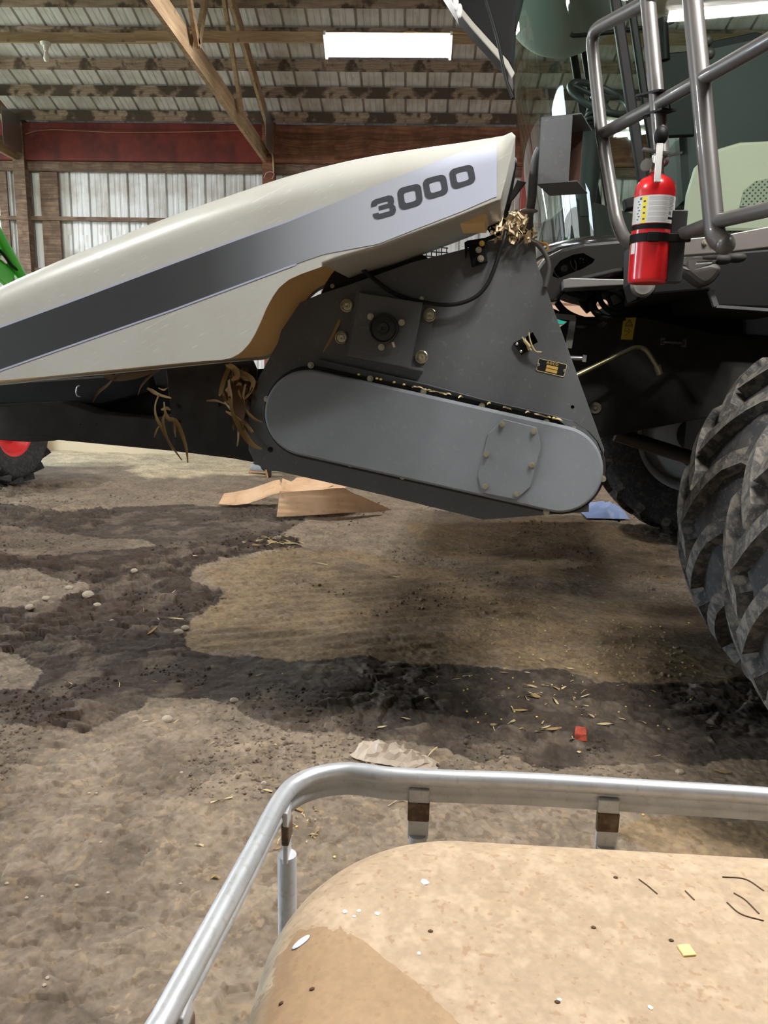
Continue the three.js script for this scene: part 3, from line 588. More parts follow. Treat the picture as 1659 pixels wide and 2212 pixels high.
// --- snout hood: a moulded shell, from its upper and lower edges in the side view
const topPx = [[-260, 730], [-120, 660], [0, 600], [100, 556], [200, 515], [300, 475], [400, 437], [500, 403], [600, 369], [700, 342], [800, 321], [900, 305], [1000, 291], [1085, 279], [1104, 278], [1111, 283], [1113.5, 293]];
const botPx = [[-260, 850], [-120, 836], [0, 822], [100, 813], [200, 803], [300, 793], [400, 783], [450, 779], [482, 777], [500, 773], [520, 762], [536, 745], [550, 722], [562, 696], [574, 668], [588, 642], [604, 620], [624, 604], [650, 592], [690, 578], [729, 563], [817, 538], [898, 507], [999, 468], [1060, 443], [1081, 434], [1097, 371], [1113.5, 297]];
const edge = (px) => px.map(([x, y]) => { const v = FC.onZ(x, y, WH); return [v.x, v.y]; });
const topL = edge(topPx), botL = edge(botPx);
const interp = (a, x) => { if (x <= a[0][0]) return a[0][1]; for (let i = 1; i < a.length; i++) if (x <= a[i][0]) return mix(a[i - 1][1], a[i][1], (x - a[i - 1][0]) / (a[i][0] - a[i - 1][0])); return a[a.length - 1][1]; };
const smoothTop = (x) => { let t = 0; for (const k of [-2, -1, 0, 1, 2]) t += interp(topL, clamp(x + k * 0.03, topL[0][0], topL[topL.length - 1][0] - 0.03)); return x > topL[topL.length - 1][0] - 0.06 ? interp(topL, x) : t / 5; };
const HX0 = topL[0][0], HX1 = topL[topL.length - 1][0];
const SH = 0.1;
function hoodZ(x, y) {                                     // near face of the hood at (x, y)
  const top = smoothTop(x), bot = interp(botL, x), r = Math.min(SH, Math.max(0.004, (top - bot) * 0.4)), d = clamp(top - y, 0, r);
  return -WH - (r - Math.sqrt(Math.max(0, r * r - (r - d) * (r - d))));
}
function hood(insetBy, x0, x1, n, close) {
  const rows = 44, wid = 0.42 - 2 * insetBy, pos = [], idx = [];
  for (let i = 0; i <= n; i++) {
    const x = mix(x0, x1, i / n), top = smoothTop(x) - insetBy, bot = Math.min(interp(botL, x) + insetBy * 1.6, top - 0.002), r = Math.min(SH, Math.max(0.004, (top - bot) * 0.4)), zn = -WH - insetBy, w = wid;
    for (let j = 0; j <= rows; j++) {
      const t = j / rows; let y, z;
      if (t < 0.3) { y = mix(bot, top - r, t / 0.3); z = zn; }
      else if (t < 0.46) { const a = ((t - 0.3) / 0.16) * Math.PI / 2; y = top - r + Math.sin(a) * r; z = zn - r + Math.cos(a) * r; }
      else if (t <= 0.54) { y = top + 0.012 * Math.sin(((t - 0.46) / 0.08) * Math.PI) * (r / SH); z = mix(zn - r, zn - w + r, (t - 0.46) / 0.08); }
      else if (t < 0.7) { const a = ((t - 0.54) / 0.16) * Math.PI / 2; y = top - r + Math.cos(a) * r; z = zn - w + r - Math.sin(a) * r; }
      else { y = mix(top - r, bot, (t - 0.7) / 0.3); z = zn - w; }
      pos.push(x, y, z);
    }
    if (i) for (let j = 0; j < rows; j++) { const a = (i - 1) * (rows + 1) + j, b = a + rows + 1; idx.push(a, b, a + 1, b, b + 1, a + 1); }
    if (i && close && x > close) { const a = (i - 1) * (rows + 1), b = a + rows + 1; idx.push(a, a + rows, b, b, a + rows, b + rows); }
  }
  const g = new THREE.BufferGeometry(); g.setAttribute('position', new THREE.Float32BufferAttribute(pos, 3)); g.setIndex(idx); g.computeVertexNormals();
  return g;
}
const xAt = (px, py = 600) => FC.onZ(px, py, WH).x;
const hoodM = part('snout_hood', hood(0, HX0, HX1, 190, xAt(705, 560)), M.cream, head, { label: 'cream moulded plastic snout hood' });
part('hood_lining', hood(0.007, HX0 + 0.02, xAt(704, 560), 130, 0), M.lining, hoodM, { label: 'yellowed inside of the hood with light through the shell painted in' });
part('rolled_rim', [tube(botPx.slice(0, 21).map(([x, y]) => FC.onZ(x, y, WH).add(V(0, 0.002, -0.002))), 0.002, 160, 8, 0.3), tube(botPx.slice(0, 21).map(([x, y]) => FC.onZ(x, y, WH).add(V(0, 0.002, -0.418))), 0.003, 160, 8, 0.3), tube(botPx.slice(20, 25).map(([x, y]) => FC.onZ(x, y, WH).add(V(0, 0.002, -0.002))), 0.002, 60, 8, 0.3)], M.creamEdge, hoodM);
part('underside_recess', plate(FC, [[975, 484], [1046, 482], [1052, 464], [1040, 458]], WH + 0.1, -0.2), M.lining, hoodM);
// printed fade stripe and numerals, laid on the hood's surface
const upPx = [[-240, 790], [0, 708], [149.5, 653.7], [373.7, 569.6], [560, 501], [620, 480], [762.5, 422], [864, 381], [999, 324], [1076, 298]];
const loPx = [[-240, 872], [0, 799.4], [149.5, 747], [373.7, 668.6], [620, 577], [700, 549], [817, 527], [898, 495], [999, 456], [1070, 425]];
const pxInterp = (a, x) => { if (x <= a[0][0]) return a[0][1]; for (let i = 1; i < a.length; i++) if (x <= a[i][0]) return mix(a[i - 1][1], a[i][1], (x - a[i - 1][0]) / (a[i][0] - a[i - 1][0])); return a[a.length - 1][1]; };
const onHood = (px, py, lift) => { const v = FC.onZ(px, py, WH); return [v.x, v.y, hoodZ(v.x, v.y) + lift]; };
const fade = [[-240, 0x2b2b2b], [330, 0x2f2f30], [450, 0x3a3b3c], [540, 0x56585c], [630, 0x7b7e83], [720, 0x94989f], [820, 0xa2a6b0], [930, 0xa8acb9], [1076, 0xabb0c0]].map(([x, c]) => [x, lin(c)]);
const fadeAt = (x) => { for (let i = 1; i < fade.length; i++) if (x <= fade[i][0]) return mix3(fade[i - 1][1], fade[i][1], clamp((x - fade[i - 1][0]) / (fade[i][0] - fade[i - 1][0]))); return fade[fade.length - 1][1]; };
const printed = (o) => phys({ roughness: 0.34, clearcoat: 0.15, clearcoatRoughness: 0.4, ...o });
const sx = (u) => mix(-240, 1073, u);
part('fade_stripe', gridGeo(150, 10, (u, v) => onHood(sx(u), mix(Math.max(pxInterp(upPx, sx(u)), pxInterp(topPx, sx(u)) + 4), Math.min(pxInterp(loPx, sx(u)), pxInterp(botPx, sx(u)) - 3), v), 0.0012), (u) => fadeAt(sx(u))), printed({ vertexColors: true }), hoodM, { keepUV: true, label: 'charcoal stripe printed with a fade to pale lavender' });
const lav = printed({ color: 0x9ea3b8 });
part('stripe_edge', gridGeo(110, 1, (u, v) => { const x = mix(-240, 700, u); return onHood(x, pxInterp(upPx, x) - 3 + v * 4, 0.0014); }), lav, hoodM, { keepUV: true });
part('stripe_edge', gridGeo(110, 1, (u, v) => { const x = mix(-240, 640, u); return onHood(x, pxInterp(loPx, x) - 1 + v * 4, 0.0014); }), lav, hoodM, { keepUV: true });
{
  const rrPath = (x0, y0, x1, y1, r, P = THREE.Shape) => { const s = new P(); s.moveTo(x0 + r, y0); s.lineTo(x1 - r, y0); s.quadraticCurveTo(x1, y0, x1, y0 + r); s.lineTo(x1, y1 - r); s.quadraticCurveTo(x1, y1, x1 - r, y1); s.lineTo(x0 + r, y1); s.quadraticCurveTo(x0, y1, x0, y1 - r); s.lineTo(x0, y0 + r); s.quadraticCurveTo(x0, y0, x0 + r, y0); return s; };
  const zero = () => { const s = rrPath(0, 0, 1, 1, 0.3); s.holes.push(rrPath(0.25, 0.25, 0.75, 0.75, 0.14, THREE.Path)); return s; };
  const three = () => new THREE.Shape([[0, 0.32], [0, 0.2], [0.06, 0.07], [0.2, 0], [0.8, 0], [0.94, 0.06], [1, 0.2], [1, 0.38], [0.93, 0.5], [0.98, 0.62], [0.98, 0.82], [0.92, 0.94], [0.78, 1], [0.2, 1], [0.06, 0.94], [0, 0.8], [0, 0.68], [0.25, 0.68], [0.26, 0.76], [0.72, 0.76], [0.72, 0.62], [0.3, 0.62], [0.3, 0.42], [0.74, 0.42], [0.74, 0.24], [0.26, 0.24], [0.25, 0.32]].map((q) => new THREE.Vector2(...q)));
  const quads = [[three, [800, 434], [850, 419], [857, 463], [808, 476]], [zero, [857, 408], [909, 395], [914, 441], [864, 456]], [zero, [912, 388], [962, 375], [970, 418], [920, 433]], [zero, [969, 367], [1021, 354], [1029, 394], [977, 411]]];
  for (const [mk, tl, tr, br, bl] of quads) {
    const g = new THREE.ShapeGeometry(mk(), 10), p = g.attributes.position;
    for (let i = 0; i < p.count; i++) { const u = p.getX(i), v = 1 - p.getY(i), q = onHood(mix(mix(tl[0], tr[0], u), mix(bl[0], br[0], u), v), mix(mix(tl[1], tr[1], u), mix(bl[1], br[1], u), v), 0.0022); p.setXYZ(i, ...q); }
    g.computeVertexNormals();
    part('numeral', g, printed({ color: 0x3d4046 }), hoodM, { keepUV: true });
  }
}
// --- crop trash on the head: each hanging wad of stalk is a thing of its own
function wad(label, leaves, group) {
  const t = thing('corn_stalk_wad', label, 'corn stalk', FC, group);
  leaves.forEach(([pts, width, m], i) => part('leaf', ribbon(pts.map(([x, y, d = 0]) => FC.onZ(x, y, WP - 0.03 + d)), width, V(0, 0, 1), 0.35), m, t));
  return t;
}
wad('dry stalk leaves hanging beside the front edge of the end plate', [
  [[[500, 782, 0.05], [492, 800, 0.03], [482, 825], [476, 850], [474, 856]], 0.018, M.husk],
  [[[488, 790, 0.04], [505, 795], [512, 812], [500, 822]], 0.026, M.husk],
  [[[515, 800, 0.03], [535, 812], [548, 825], [540, 850], [528, 862]], 0.022, M.husk],
  [[[505, 815, 0.03], [515, 850], [520, 890], [525, 930]], 0.055, M.huskDark],
  [[[495, 820, 0.04], [500, 860], [510, 900], [525, 935], [545, 960], [566, 970]], 0.03, M.husk],
  [[[530, 830], [526, 860], [532, 885], [550, 905], [568, 913]], 0.014, M.husk],
  [[[485, 868], [500, 885], [520, 905], [540, 925], [548, 933]], 0.012, M.straw],
  [[[488, 888], [510, 900], [530, 915], [545, 935]], 0.018, M.husk],
  [[[520, 880, 0.01], [516, 920, 0.01], [515, 950], [512, 964]], 0.012, M.husk],
  [[[500, 900, 0.01], [503, 915], [505, 930]], 0.012, M.huskDark],
  [[[510, 800, 0.05], [525, 830, 0.04], [520, 865, 0.03], [528, 900, 0.02]], 0.06, M.huskDark],
  [[[540, 815, 0.03], [552, 826, 0.02], [548, 842], [536, 850]], 0.024, M.huskDark],
  [[[446, 866], [470, 866], [490, 874]], 0.01, M.husk],
  ...Array.from({ length: 26 }, (_, i) => { const x = rr(494, 534), y = rr(792, 850), l = rr(20, 70); return [[[x, y, rr(0.0, 0.09)], [x + rr(-10, 12), y + l * 0.5, rr(0, 0.08)], [x + rr(-6, 20), y + l, rr(0.0, 0.07)]], rr(0.012, 0.04), i % 4 ? M.huskDark : M.husk]; }),
]);
wad('thin dry leaf strips hanging under the snout near the row unit panel', [
  [[[318, 839], [340, 850], [370, 860]], 0.016, M.straw],
  [[[344, 852], [336, 875], [338, 900], [350, 925], [365, 955], [393, 994]], 0.014, M.husk],
  [[[355, 868], [358, 890], [365, 905], [378, 908], [392, 935], [403, 970], [406, 1000]], 0.018, M.husk],
  [[[358, 890], [352, 910], [360, 945], [375, 975]], 0.012, M.husk],
  [[[346, 918], [338, 930], [333, 945]], 0.008, M.husk],
  [[[375, 905], [378, 930], [380, 945]], 0.009, M.husk],
  [[[342, 838], [355, 842], [362, 838]], 0.008, M.straw],
  [[[348, 885], [360, 882], [368, 886]], 0.014, M.straw],
]);
wad('brown leaf scraps caught between the snout and the gathering cover', [
  [[[255, 805, 0.16], [235, 830, 0.16], [210, 850, 0.17], [200, 870, 0.17]], 0.014, M.huskDark],
  [[[220, 805, 0.16], [245, 818, 0.16], [290, 812, 0.16], [340, 800, 0.16]], 0.03, M.huskDark],
  [[[345, 798, 0.16], [322, 815, 0.16], [305, 835, 0.17], [298, 855, 0.17]], 0.01, M.huskDark],
]);
{
  const t = thing('dry_leaf', 'single dry leaf stuck to the end plate beside the cupped washers', 'leaf', FC);
  part('blade', ribbon([[733, 690], [729, 705], [718, 728], [698, 760]].map(([x, y]) => FC.onZ(x, y, WP - 0.01)), 0.016, V(0, 0, 1), 0.3), M.husk, t);
  const s = thing('straw_tuft', 'pale straw poking out of the square slot in the end plate', 'straw', FC);
  [[[1128, 728], [1136, 742], [1148, 757]], [[1134, 730], [1138, 745], [1142, 757]], [[1142, 718], [1146, 738], [1156, 758], [1170, 761]], [[1132, 735], [1140, 744], [1144, 750]]].forEach((q, i) => part('stem', tube(q.map(([x, y]) => FC.onZ(x, y, WP - 0.025)), i === 3 ? 0.007 : 0.003, 20, 6), M.straw, s));
}
// heap of husk chips on top of the trough: nobody could count it
function chipGeo() { return gridGeo(3, 1, (u, v) => [(u - 0.5), Math.sin(u * 3) * 0.12, (v - 0.5) * 0.28]); }
{
  const n = 520, m = new THREE.InstancedMesh(boxUV(chipGeo()), std({ color: 0xffffff, roughness: 0.85 }), n), q = new THREE.Matrix4(), c = new THREE.Color();
  m.name = 'husk_heap'; m.userData = { label: 'heap of chopped dry husk lying on the back of the corn head', category: 'husk', kind: 'stuff' }; m.castShadow = m.receiveShadow = true;
  const a = FC.onZ(1070, 515, WP + 0.07), b = FC.onZ(1150, 515, WP + 0.07), hTop = FC.onZ(1110, 452, WP + 0.07).y - a.y;
  const o = FC.world(a.clone());
  for (let i = 0; i < n; i++) {
    const u = R(), k = Math.sin(Math.PI * clamp(0.12 + u * 0.8)), y = R() * hTop * k - 0.02;
    const p = FC.world(V(mix(a.x, b.x, u), a.y + y, a.z + rr(-0.2, 0.12)));
    q.compose(p.sub(o), new THREE.Quaternion().setFromEuler(new THREE.Euler(rr(0, 6), rr(0, 6), rr(0, 6))), V(rr(0.02, 0.055), rr(0.03, 0.05), rr(0.02, 0.05)));
    m.setMatrixAt(i, q); const s = rr(0.6, 1); m.setColorAt(i, c.setRGB(0.72 * s, 0.58 * s, 0.37 * s));
  }
  m.position.copy(o); scene.add(m);
  // the ridge of trash that carries the heap
  const core = part('trash_core', new THREE.SphereGeometry(1, 20, 12).scale((b.x - a.x) * 0.46, hTop * 0.7, 0.1).translate((a.x + b.x) / 2, a.y - 0.01, a.z - 0.06), M.husk, head);
}
// grain and chaff resting on the chain case
{
  const along = (k, off) => [mix(705, 1262, k) + off * 0.22, mix(797, 922, k) - off];
  const kg = new THREE.SphereGeometry(1, 8, 6).scale(0.006, 0.0045, 0.005);
  for (const k of [0.125, 0.195, 0.21, 0.262, 0.3, 0.88]) {
    const p = FC.onZ(...along(k, 2), WC + 0.02), t = thing('corn_kernel', 'yellow corn kernel lying on top of the chain case cover', 'kernel', FC, 'kernels on the chain case');
    part('grain', kg.clone().translate(p.x, p.y + 0.003, p.z), M.kernel, t);
  }
  for (const k of [0.34, 0.36, 0.385, 0.4, 0.42, 0.45, 0.47, 0.52, 0.63, 0.7, 0.78, 0.83, 0.86, 0.9]) {
    const hl = rr(0.008, 0.024), sl = rr(-0.004, 0.003);
    const p = FC.onZ(...along(k, 3), WC + 0.022), t = thing('chaff_scrap', 'pale chaff scrap lying along the top of the chain case cover', 'chaff', FC, 'chaff on the chain case');
    part('scrap', ribbon([p.clone().add(V(-hl, hl * 0.22 + sl, 0)), p.clone().add(V(0, 0.002 + rr(0, 0.004), rr(-0.01, 0.01))), p.clone().add(V(hl, -hl * 0.22 - sl, 0))], rr(0.004, 0.008), V(0, 0, 1), 0.3), M.straw, t);
  }
}

// ---------------------------------------------------------------- the combine
const combine = thing('combine_harvester', 'dark grey combine harvester with green-tinted cab glass and dual front tyres', 'combine', FC);
const AX = 1.738, TR = 0.95;                               // axle along the frame's z; tyre radius
function tyre(zc, width, R0, nl, detailed) {
  const hw = width / 2, rb = R0 - 0.055;
  const prof = [[0.52, -hw * 0.62], [0.56, -hw * 0.8], [0.68, -hw * 1.0], [0.8, -hw * 1.02], [rb - 0.04, -hw * 0.95], [rb - 0.008, -hw * 0.8], [rb, -hw * 0.4], [rb, 0], [rb, hw * 0.4], [rb - 0.008, hw * 0.8], [rb - 0.04, hw * 0.95], [0.8, hw * 1.02], [0.68, hw], [0.56, hw * 0.8], [0.52, hw * 0.62]];
  const g = new THREE.LatheGeometry(prof.map((p) => new THREE.Vector2(p[0] * (R0 / 0.95), p[1])), 72).rotateX(Math.PI / 2).translate(AX, TR, -zc);
  const t = part('tyre', g, M.rubber, combine, { label: 'black lugged tyre with dried mud' });
  const seg = 7;
  for (let s of [-1, 1]) for (let k = 0; k < nl; k++) {
    const a0 = ((k + (s > 0 ? 0.5 : 0)) / nl) * Math.PI * 2, pos = [], idx = [];
    for (let i = 0; i <= seg; i++) {
      const u = i / seg, lat = s * (-0.03 + u * (hw * 1.05 + 0.03)), ang = a0 - 0.36 * Math.pow(u, 1.15), wd = mix(0.044, 0.038, u) / R0;
      const crown = R0 - Math.pow(Math.abs(lat) / hw, 3) * 0.045, low = i === seg ? rb - 0.1 : rb - 0.02 - Math.pow(Math.abs(lat) / hw, 4) * 0.06;
      const drop = i === seg ? 0.02 : 0;
      for (const [r, da] of [[low, -wd * 1.25], [crown - drop, -wd], [crown - drop, wd], [low, wd * 1.25]]) pos.push(AX + r * Math.cos(ang + da), TR + r * Math.sin(ang + da), -zc + lat);
      if (i) for (const j of [0, 1, 2]) { const a = (i - 1) * 4 + j, b = a + 4; idx.push(a, b, a + 1, b, b + 1, a + 1); }
    }
    for (const o of [0, seg * 4]) idx.push(o, o + 1, o + 2, o, o + 2, o + 3);
    const lg = new THREE.BufferGeometry(); lg.setAttribute('position', new THREE.Float32BufferAttribute(pos, 3)); lg.setIndex(idx);
    const ni = lg.toNonIndexed(); ni.computeVertexNormals();
    part('lug', ni, M.lug, t);
  }
  const rim = part('rim', new THREE.LatheGeometry([[0.1, 0.1], [0.3, 0.12], [0.42, 0.05], [0.47, -0.05], [0.48, 0.14], [0.5, 0.2], [0.54, 0.22], [0.55, 0.2], [0.53, 0.18], [0.53, -0.18], [0.55, -0.2], [0.54, -0.22], [0.5, -0.2]].map((q) => new THREE.Vector2(...q)), 60).rotateX(Math.PI / 2).translate(AX, TR, -zc), std({ color: 0x8c8f90, roughness: 0.5 }), combine);
  return t;
}
tyre(2.71, 0.64, TR, 19); tyre(3.51, 0.64, TR, 19); tyre(7.73, 0.64, TR, 19);
part('axle', new THREE.CylinderGeometry(0.16, 0.16, 5.0, 24).rotateX(Math.PI / 2).translate(AX, TR, -5.2), M.black, combine);
part('axle_housing', rbox(AX - 0.25, AX + 0.6, TR - 0.2, TR + 0.5, -6.9, -4.3, 0.05), M.black, combine);
part('main_body', rbox(2.9, AX + 5, 1.35, 3.9, -6.8, -4.45, 0.05), M.darkPlate, combine);

// --- feeder house
part('feeder_house', plate(FC, [[1196, 716], [1228, 692], [1262, 684], [1400, 684], [1700, 700], [1720, 866], [1500, 908], [1300, 946], [1240, 935]], 4.9, -1.4, { bevel: 0.008 }), M.darkPlate, combine);
for (const [x, y] of [[1299, 693], [1286, 881]]) part('cupped_washer', knob(FC, x, y, 4.9, [[0, 0.02], [0.01, 0.022], [0.013, 0.018], [0.014, 0.008], [0.034, 0.012], [0.037, 0.006], [0.037, 0]], 24), std({ color: 0x8c887c, roughness: 0.3, metalness: 0.8 }), combine);
{
  const q = [[1347, 686], [1374, 686], [1366, 734], [1341, 733]].map(([x, y]) => FC.onZ(x, y, 4.9));
  const g = new THREE.BufferGeometry(); g.setAttribute('position', new THREE.Float32BufferAttribute(q.flatMap((v) => [v.x, v.y, v.z + 0.003]), 3)); g.setAttribute('uv', new THREE.Float32BufferAttribute([0, 1, 1, 1, 1, 0, 0, 0], 2)); g.setIndex([0, 3, 1, 1, 3, 2]); g.computeVertexNormals();
  part('warning_label', g, std({ roughness: 0.5, map: canvasTex(192, 352, (c, w, h) => {
    c.fillStyle = '#c9a91c'; c.fillRect(0, 0, w, h); c.strokeStyle = '#191510'; c.lineWidth = 9;
    c.beginPath(); c.moveTo(96, 34); c.lineTo(150, 122); c.lineTo(42, 122); c.closePath(); c.stroke(); c.fillStyle = '#191510'; c.fillRect(91, 66, 10, 30); c.fillRect(91, 102, 10, 9);
    c.fillRect(26, 142, 140, 7); c.lineWidth = 6; c.beginPath(); c.moveTo(50, 300); c.lineTo(92, 262); c.lineTo(128, 228); c.stroke(); c.strokeRect(44, 180, 62, 40); c.lineWidth = 4; c.beginPath(); c.moveTo(112, 190); c.lineTo(146, 204); c.lineTo(116, 250); c.stroke();
  }) }), combine, { keepUV: true, label: 'yellow warning label' });
}
part('reverser_rod', [bent([FC.onZ(1222, 822, 4.6), FC.onZ(1388, 742, 4.72), FC.onZ(1422, 796, 4.72)], 0.014, 0.09), rod(FC.onZ(1420, 790, 4.72), FC.onZ(1427, 808, 4.72), 0.021, 14)], std({ color: 0x9a9070, roughness: 0.38, metalness: 0.8 }), combine);
part('grab_handle', [bent([FC.onZ(1432, 739, 4.9), FC.onZ(1434, 738, 4.8), FC.onZ(1474, 741, 4.8), FC.onZ(1476, 742, 4.9)], 0.01, 0.02), plate(FC, [[1427, 730], [1436, 730], [1435, 745], [1426, 745]], 4.9, 0.02), plate(FC, [[1472, 733], [1482, 733], [1481, 750], [1471, 750]], 4.9, 0.02)], std({ color: 0x6a6a6a, roughness: 0.4, metalness: 0.6 }), combine);
part('latch_pin', [rod(FC.onZ(1230, 773, 4.75), FC.onZ(1262, 774, 4.75), 0.014, 12), plate(FC, [[1259, 766], [1267, 768], [1265, 782], [1257, 781]], 4.75, 0.02)], M.steel, combine);
part('latch_frame', [bar(FC.onZ(1200, 683, 4.7), FC.onZ(1243, 687, 4.7), 0.03, 0.03), bar(FC.onZ(1238, 686, 4.7), FC.onZ(1228, 752, 4.7), 0.035, 0.035, V(1, 0, 0))], std({ color: 0x77756f, roughness: 0.5, metalness: 0.3 }), combine);
part('tilt_cylinder', [rod(FC.onZ(1330, 938, 5.6), FC.onZ(1560, 1010, 5.6), 0.05, 16)], std({ color: 0x4a4440, roughness: 0.4, metalness: 0.4 }), combine);

// --- cab
const CN = 4.67, CF = 6.57, CC = (CN + CF) / 2;
const cabFloor = FC.onZ(1300, 520, CN).y;
const A0 = FC.onZ(1338, 60, CN), A1 = FC.onZ(1394, 430, CN);   // near front pillar, top and bottom
const cabTop = 4.14;
const pillarX = (y) => A1.x + ((y - A1.y) * (A0.x - A1.x)) / (A0.y - A1.y);
const noseX = (y) => { const a = FC.onZ(1099, 90, CC), b = FC.onZ(1150, 490, CC - 0.3); return b.x + ((y - b.y) * (a.x - b.x)) / (a.y - b.y); };
function cabArc(y, u) {                                    // plan of the windshield at height y: u 0 near pillar .. 1 far pillar
  const a = (u - 0.5) * Math.PI * 1.0, px = pillarX(y), nx = noseX(y), k = Math.cos(a);
  return V(px + (nx - px) * Math.pow(k, 0.62), y, mix(-CN, -CF, 0.5 + 0.5 * Math.sin(a)));
}
const yB = cabFloor - 0.02, yT = cabTop;
part('windshield', gridGeo(40, 10, (u, v) => cabArc(mix(yB, yT, v), u).toArray()), M.glass, combine, { keepUV: true, label: 'curved green-tinted windshield' });
const bx = 2.75;
part('door_glass', gridGeo(6, 6, (u, v) => { const y = mix(yB + 0.02, yT, v); return [mix(pillarX(y), bx, u), y, -CN]; }), M.glass, combine, { keepUV: true, label: 'green-tinted cab door glass' });
part('far_side_glass', gridGeo(6, 6, (u, v) => { const y = mix(yB + 0.02, yT, v); return [mix(pillarX(y), bx, u), y, -CF]; }), M.glass, combine, { keepUV: true });
for (const z of [-CN, -CF]) {
  part('front_pillar', [bar(V(pillarX(yB), yB, z), V(pillarX(yT), yT, z), 0.05, 0.055, V(1, 0, 0), 0.012), bar(V(pillarX(yB) + 0.08, yB, z - 0.02), V(pillarX(yT) + 0.08, yT, z - 0.02), 0.04, 0.04, V(1, 0, 0), 0.01)], M.black, combine);
  part('rear_pillar', bar(V(bx, yB, z), V(bx, yT, z), 0.1, 0.12, V(1, 0, 0)), M.black, combine);
}
part('rear_wall', box(bx - 0.02, bx + 0.06, yB - 0.05, yT, -CF, -CN), M.blackMatt, combine);
part('cab_floor', rbox(pillarX(yB) - 0.2, bx, yB - 0.12, yB, -CF, -CN, 0.02), M.black, combine);
part('sill', [tube([0, 0.1, 0.2, 0.3, 0.4, 0.5, 0.6, 0.7, 0.8, 0.9, 1].map((u) => cabArc(yB + 0.02, u)), 0.035, 60, 10), bar(V(pillarX(yB), yB + 0.02, -CN), V(bx, yB + 0.02, -CN), 0.06, 0.07)], M.gloss, combine);
// roof with its front visor, from the side view
part('roof', rbox(noseX(yT) - 0.12, bx + 0.2, yT, yT + 0.28, -CF - 0.12, -CN + 0.12, 0.1), M.gloss, combine);
part('roof_visor', [plate(FC, [[1108, 168], [1098, 142], [1060, 100], [1020, 56], [985, 16], [950, -40], [930, -120], [1150, -120], [1128, -20], [1116, 30], [1112, 100]], CN + 0.1, -0.25, { bevel: 0.02 })], M.black, combine);
part('roof_trim', [plate(FC, [[1106, 172], [1092, 146], [1060, 110], [1016, 60], [980, 14], [960, -24], [966, -28], [988, 8], [1024, 52], [1066, 98], [1098, 134], [1112, 160]], CN + 0.08, 0.02, { bevel: 0.004 })], std({ color: 0xa8a398, roughness: 0.4 }), combine);
for (const [x, y] of [[985, 8], [993, 24]]) part('marker_lamp', new THREE.SphereGeometry(0.03, 14, 10).scale(0.5, 1.2, 0.6).translate(...FC.onZ(x, y, CN - 0.12).toArray()), M.white, combine);
{ const hc = FC.onZ(1222, -6, CC), k = CC / 1671; part('headliner', new THREE.SphereGeometry(1, 36, 24).scale(115 * k, 74 * k, 0.75).translate(hc.x, hc.y, hc.z), std({ color: 0xaab0a6, roughness: 0.6 }), combine, { label: 'pale grey headliner bulge' }); }
part('aerial_cable', tube(C([[1046, -10], [1062, 40], [1076, 90], [1086, 140], [1094, 175], [1108, 212]], CN - 0.2), 0.009, 60, 8), M.cable, combine);
// inside the cab
const WS = 5.35;
{
  const c = FC.onZ(1296, 212, WS), g = new THREE.TorusGeometry(0.2, 0.021, 14, 48);
  const q = new THREE.Matrix4().makeRotationFromEuler(new THREE.Euler(-0.95, 0.35, 0.5)).setPosition(c);
  const wheel = part('steering_wheel', [g.applyMatrix4(q), ...[0.3, 2.4, 4.5].map((a) => rod(V(0, 0, 0), V(Math.cos(a) * 0.2, Math.sin(a) * 0.2, 0), 0.016, 10).applyMatrix4(q)), new THREE.CylinderGeometry(0.06, 0.06, 0.03, 20).rotateX(Math.PI / 2).applyMatrix4(q)], std({ color: 0x2e2f2f, roughness: 0.55 }), combine);
  part('steering_column', [rod(FC.onZ(1296, 218, WS), FC.onZ(1275, 300, WS), 0.045, 16), rod(FC.onZ(1275, 290, WS), FC.onZ(1262, 470, WS), 0.09, 16, 0.06), ...[0, 1, 2, 3].map((i) => new THREE.TorusGeometry(0.05, 0.014, 8, 20).rotateX(1.3).translate(...FC.onZ(1288 - i * 3, 240 + i * 12, WS).toArray()))], std({ color: 0x242625, roughness: 0.6 }), combine);
}
part('display_screen', [plate(FC, [[1396, 118], [1500, 108], [1500, 292], [1412, 296]], 5.2, -0.05, { bevel: 0.008 }), rod(FC.onZ(1432, 40, 5.2), FC.onZ(1436, 130, 5.2), 0.03, 12)], M.black, combine);
part('grab_bar', tube(C([[1234, 72], [1240, 77], [1300, 72], [1400, 58], [1450, 48], [1458, 38], [1456, 26]], 5.25), 0.012, 60, 10), M.black, combine);
part('console', [plate(FC, [[1170, 480], [1192, 470], [1240, 425], [1300, 440], [1400, 470], [1400, 512], [1170, 520]], 5.3, -0.5, { bevel: 0.02 })], std({ color: 0x23231f, roughness: 0.8 }), combine);
part('seat_back', [plate(FC, [[1478, 150], [1500, 90], [1640, 60], [1760, 100], [1770, 420], [1470, 440], [1462, 300]], 5.35, -0.5, { bevel: 0.06 })], std({ color: 0x151717, roughness: 0.6 }), combine);
part('side_panel', [plate(FC, [[1478, 478], [1484, 420], [1502, 360], [1540, 324], [1600, 306], [1720, 300], [1740, 500], [1478, 500]], 4.95, -0.06, { bevel: 0.02 })], std({ color: 0xb3a898, roughness: 0.6 }), combine, { label: 'beige moulded panel inside the cab' });
part('speaker_grille', plate(FC, [[1598, 446], [1606, 412], [1630, 392], [1700, 378], [1700, 450]], 4.945, 0.004), std({ roughness: 0.6, map: (() => { const t = tex(64, (u, v) => { const d = (a, b) => Math.hypot(u - a, v - b); return Math.min(d(0.25, 0.25), d(0.75, 0.75)) < 0.17 ? [34, 34, 30] : [142, 138, 122]; }, 0.03); return t; })() }), combine);
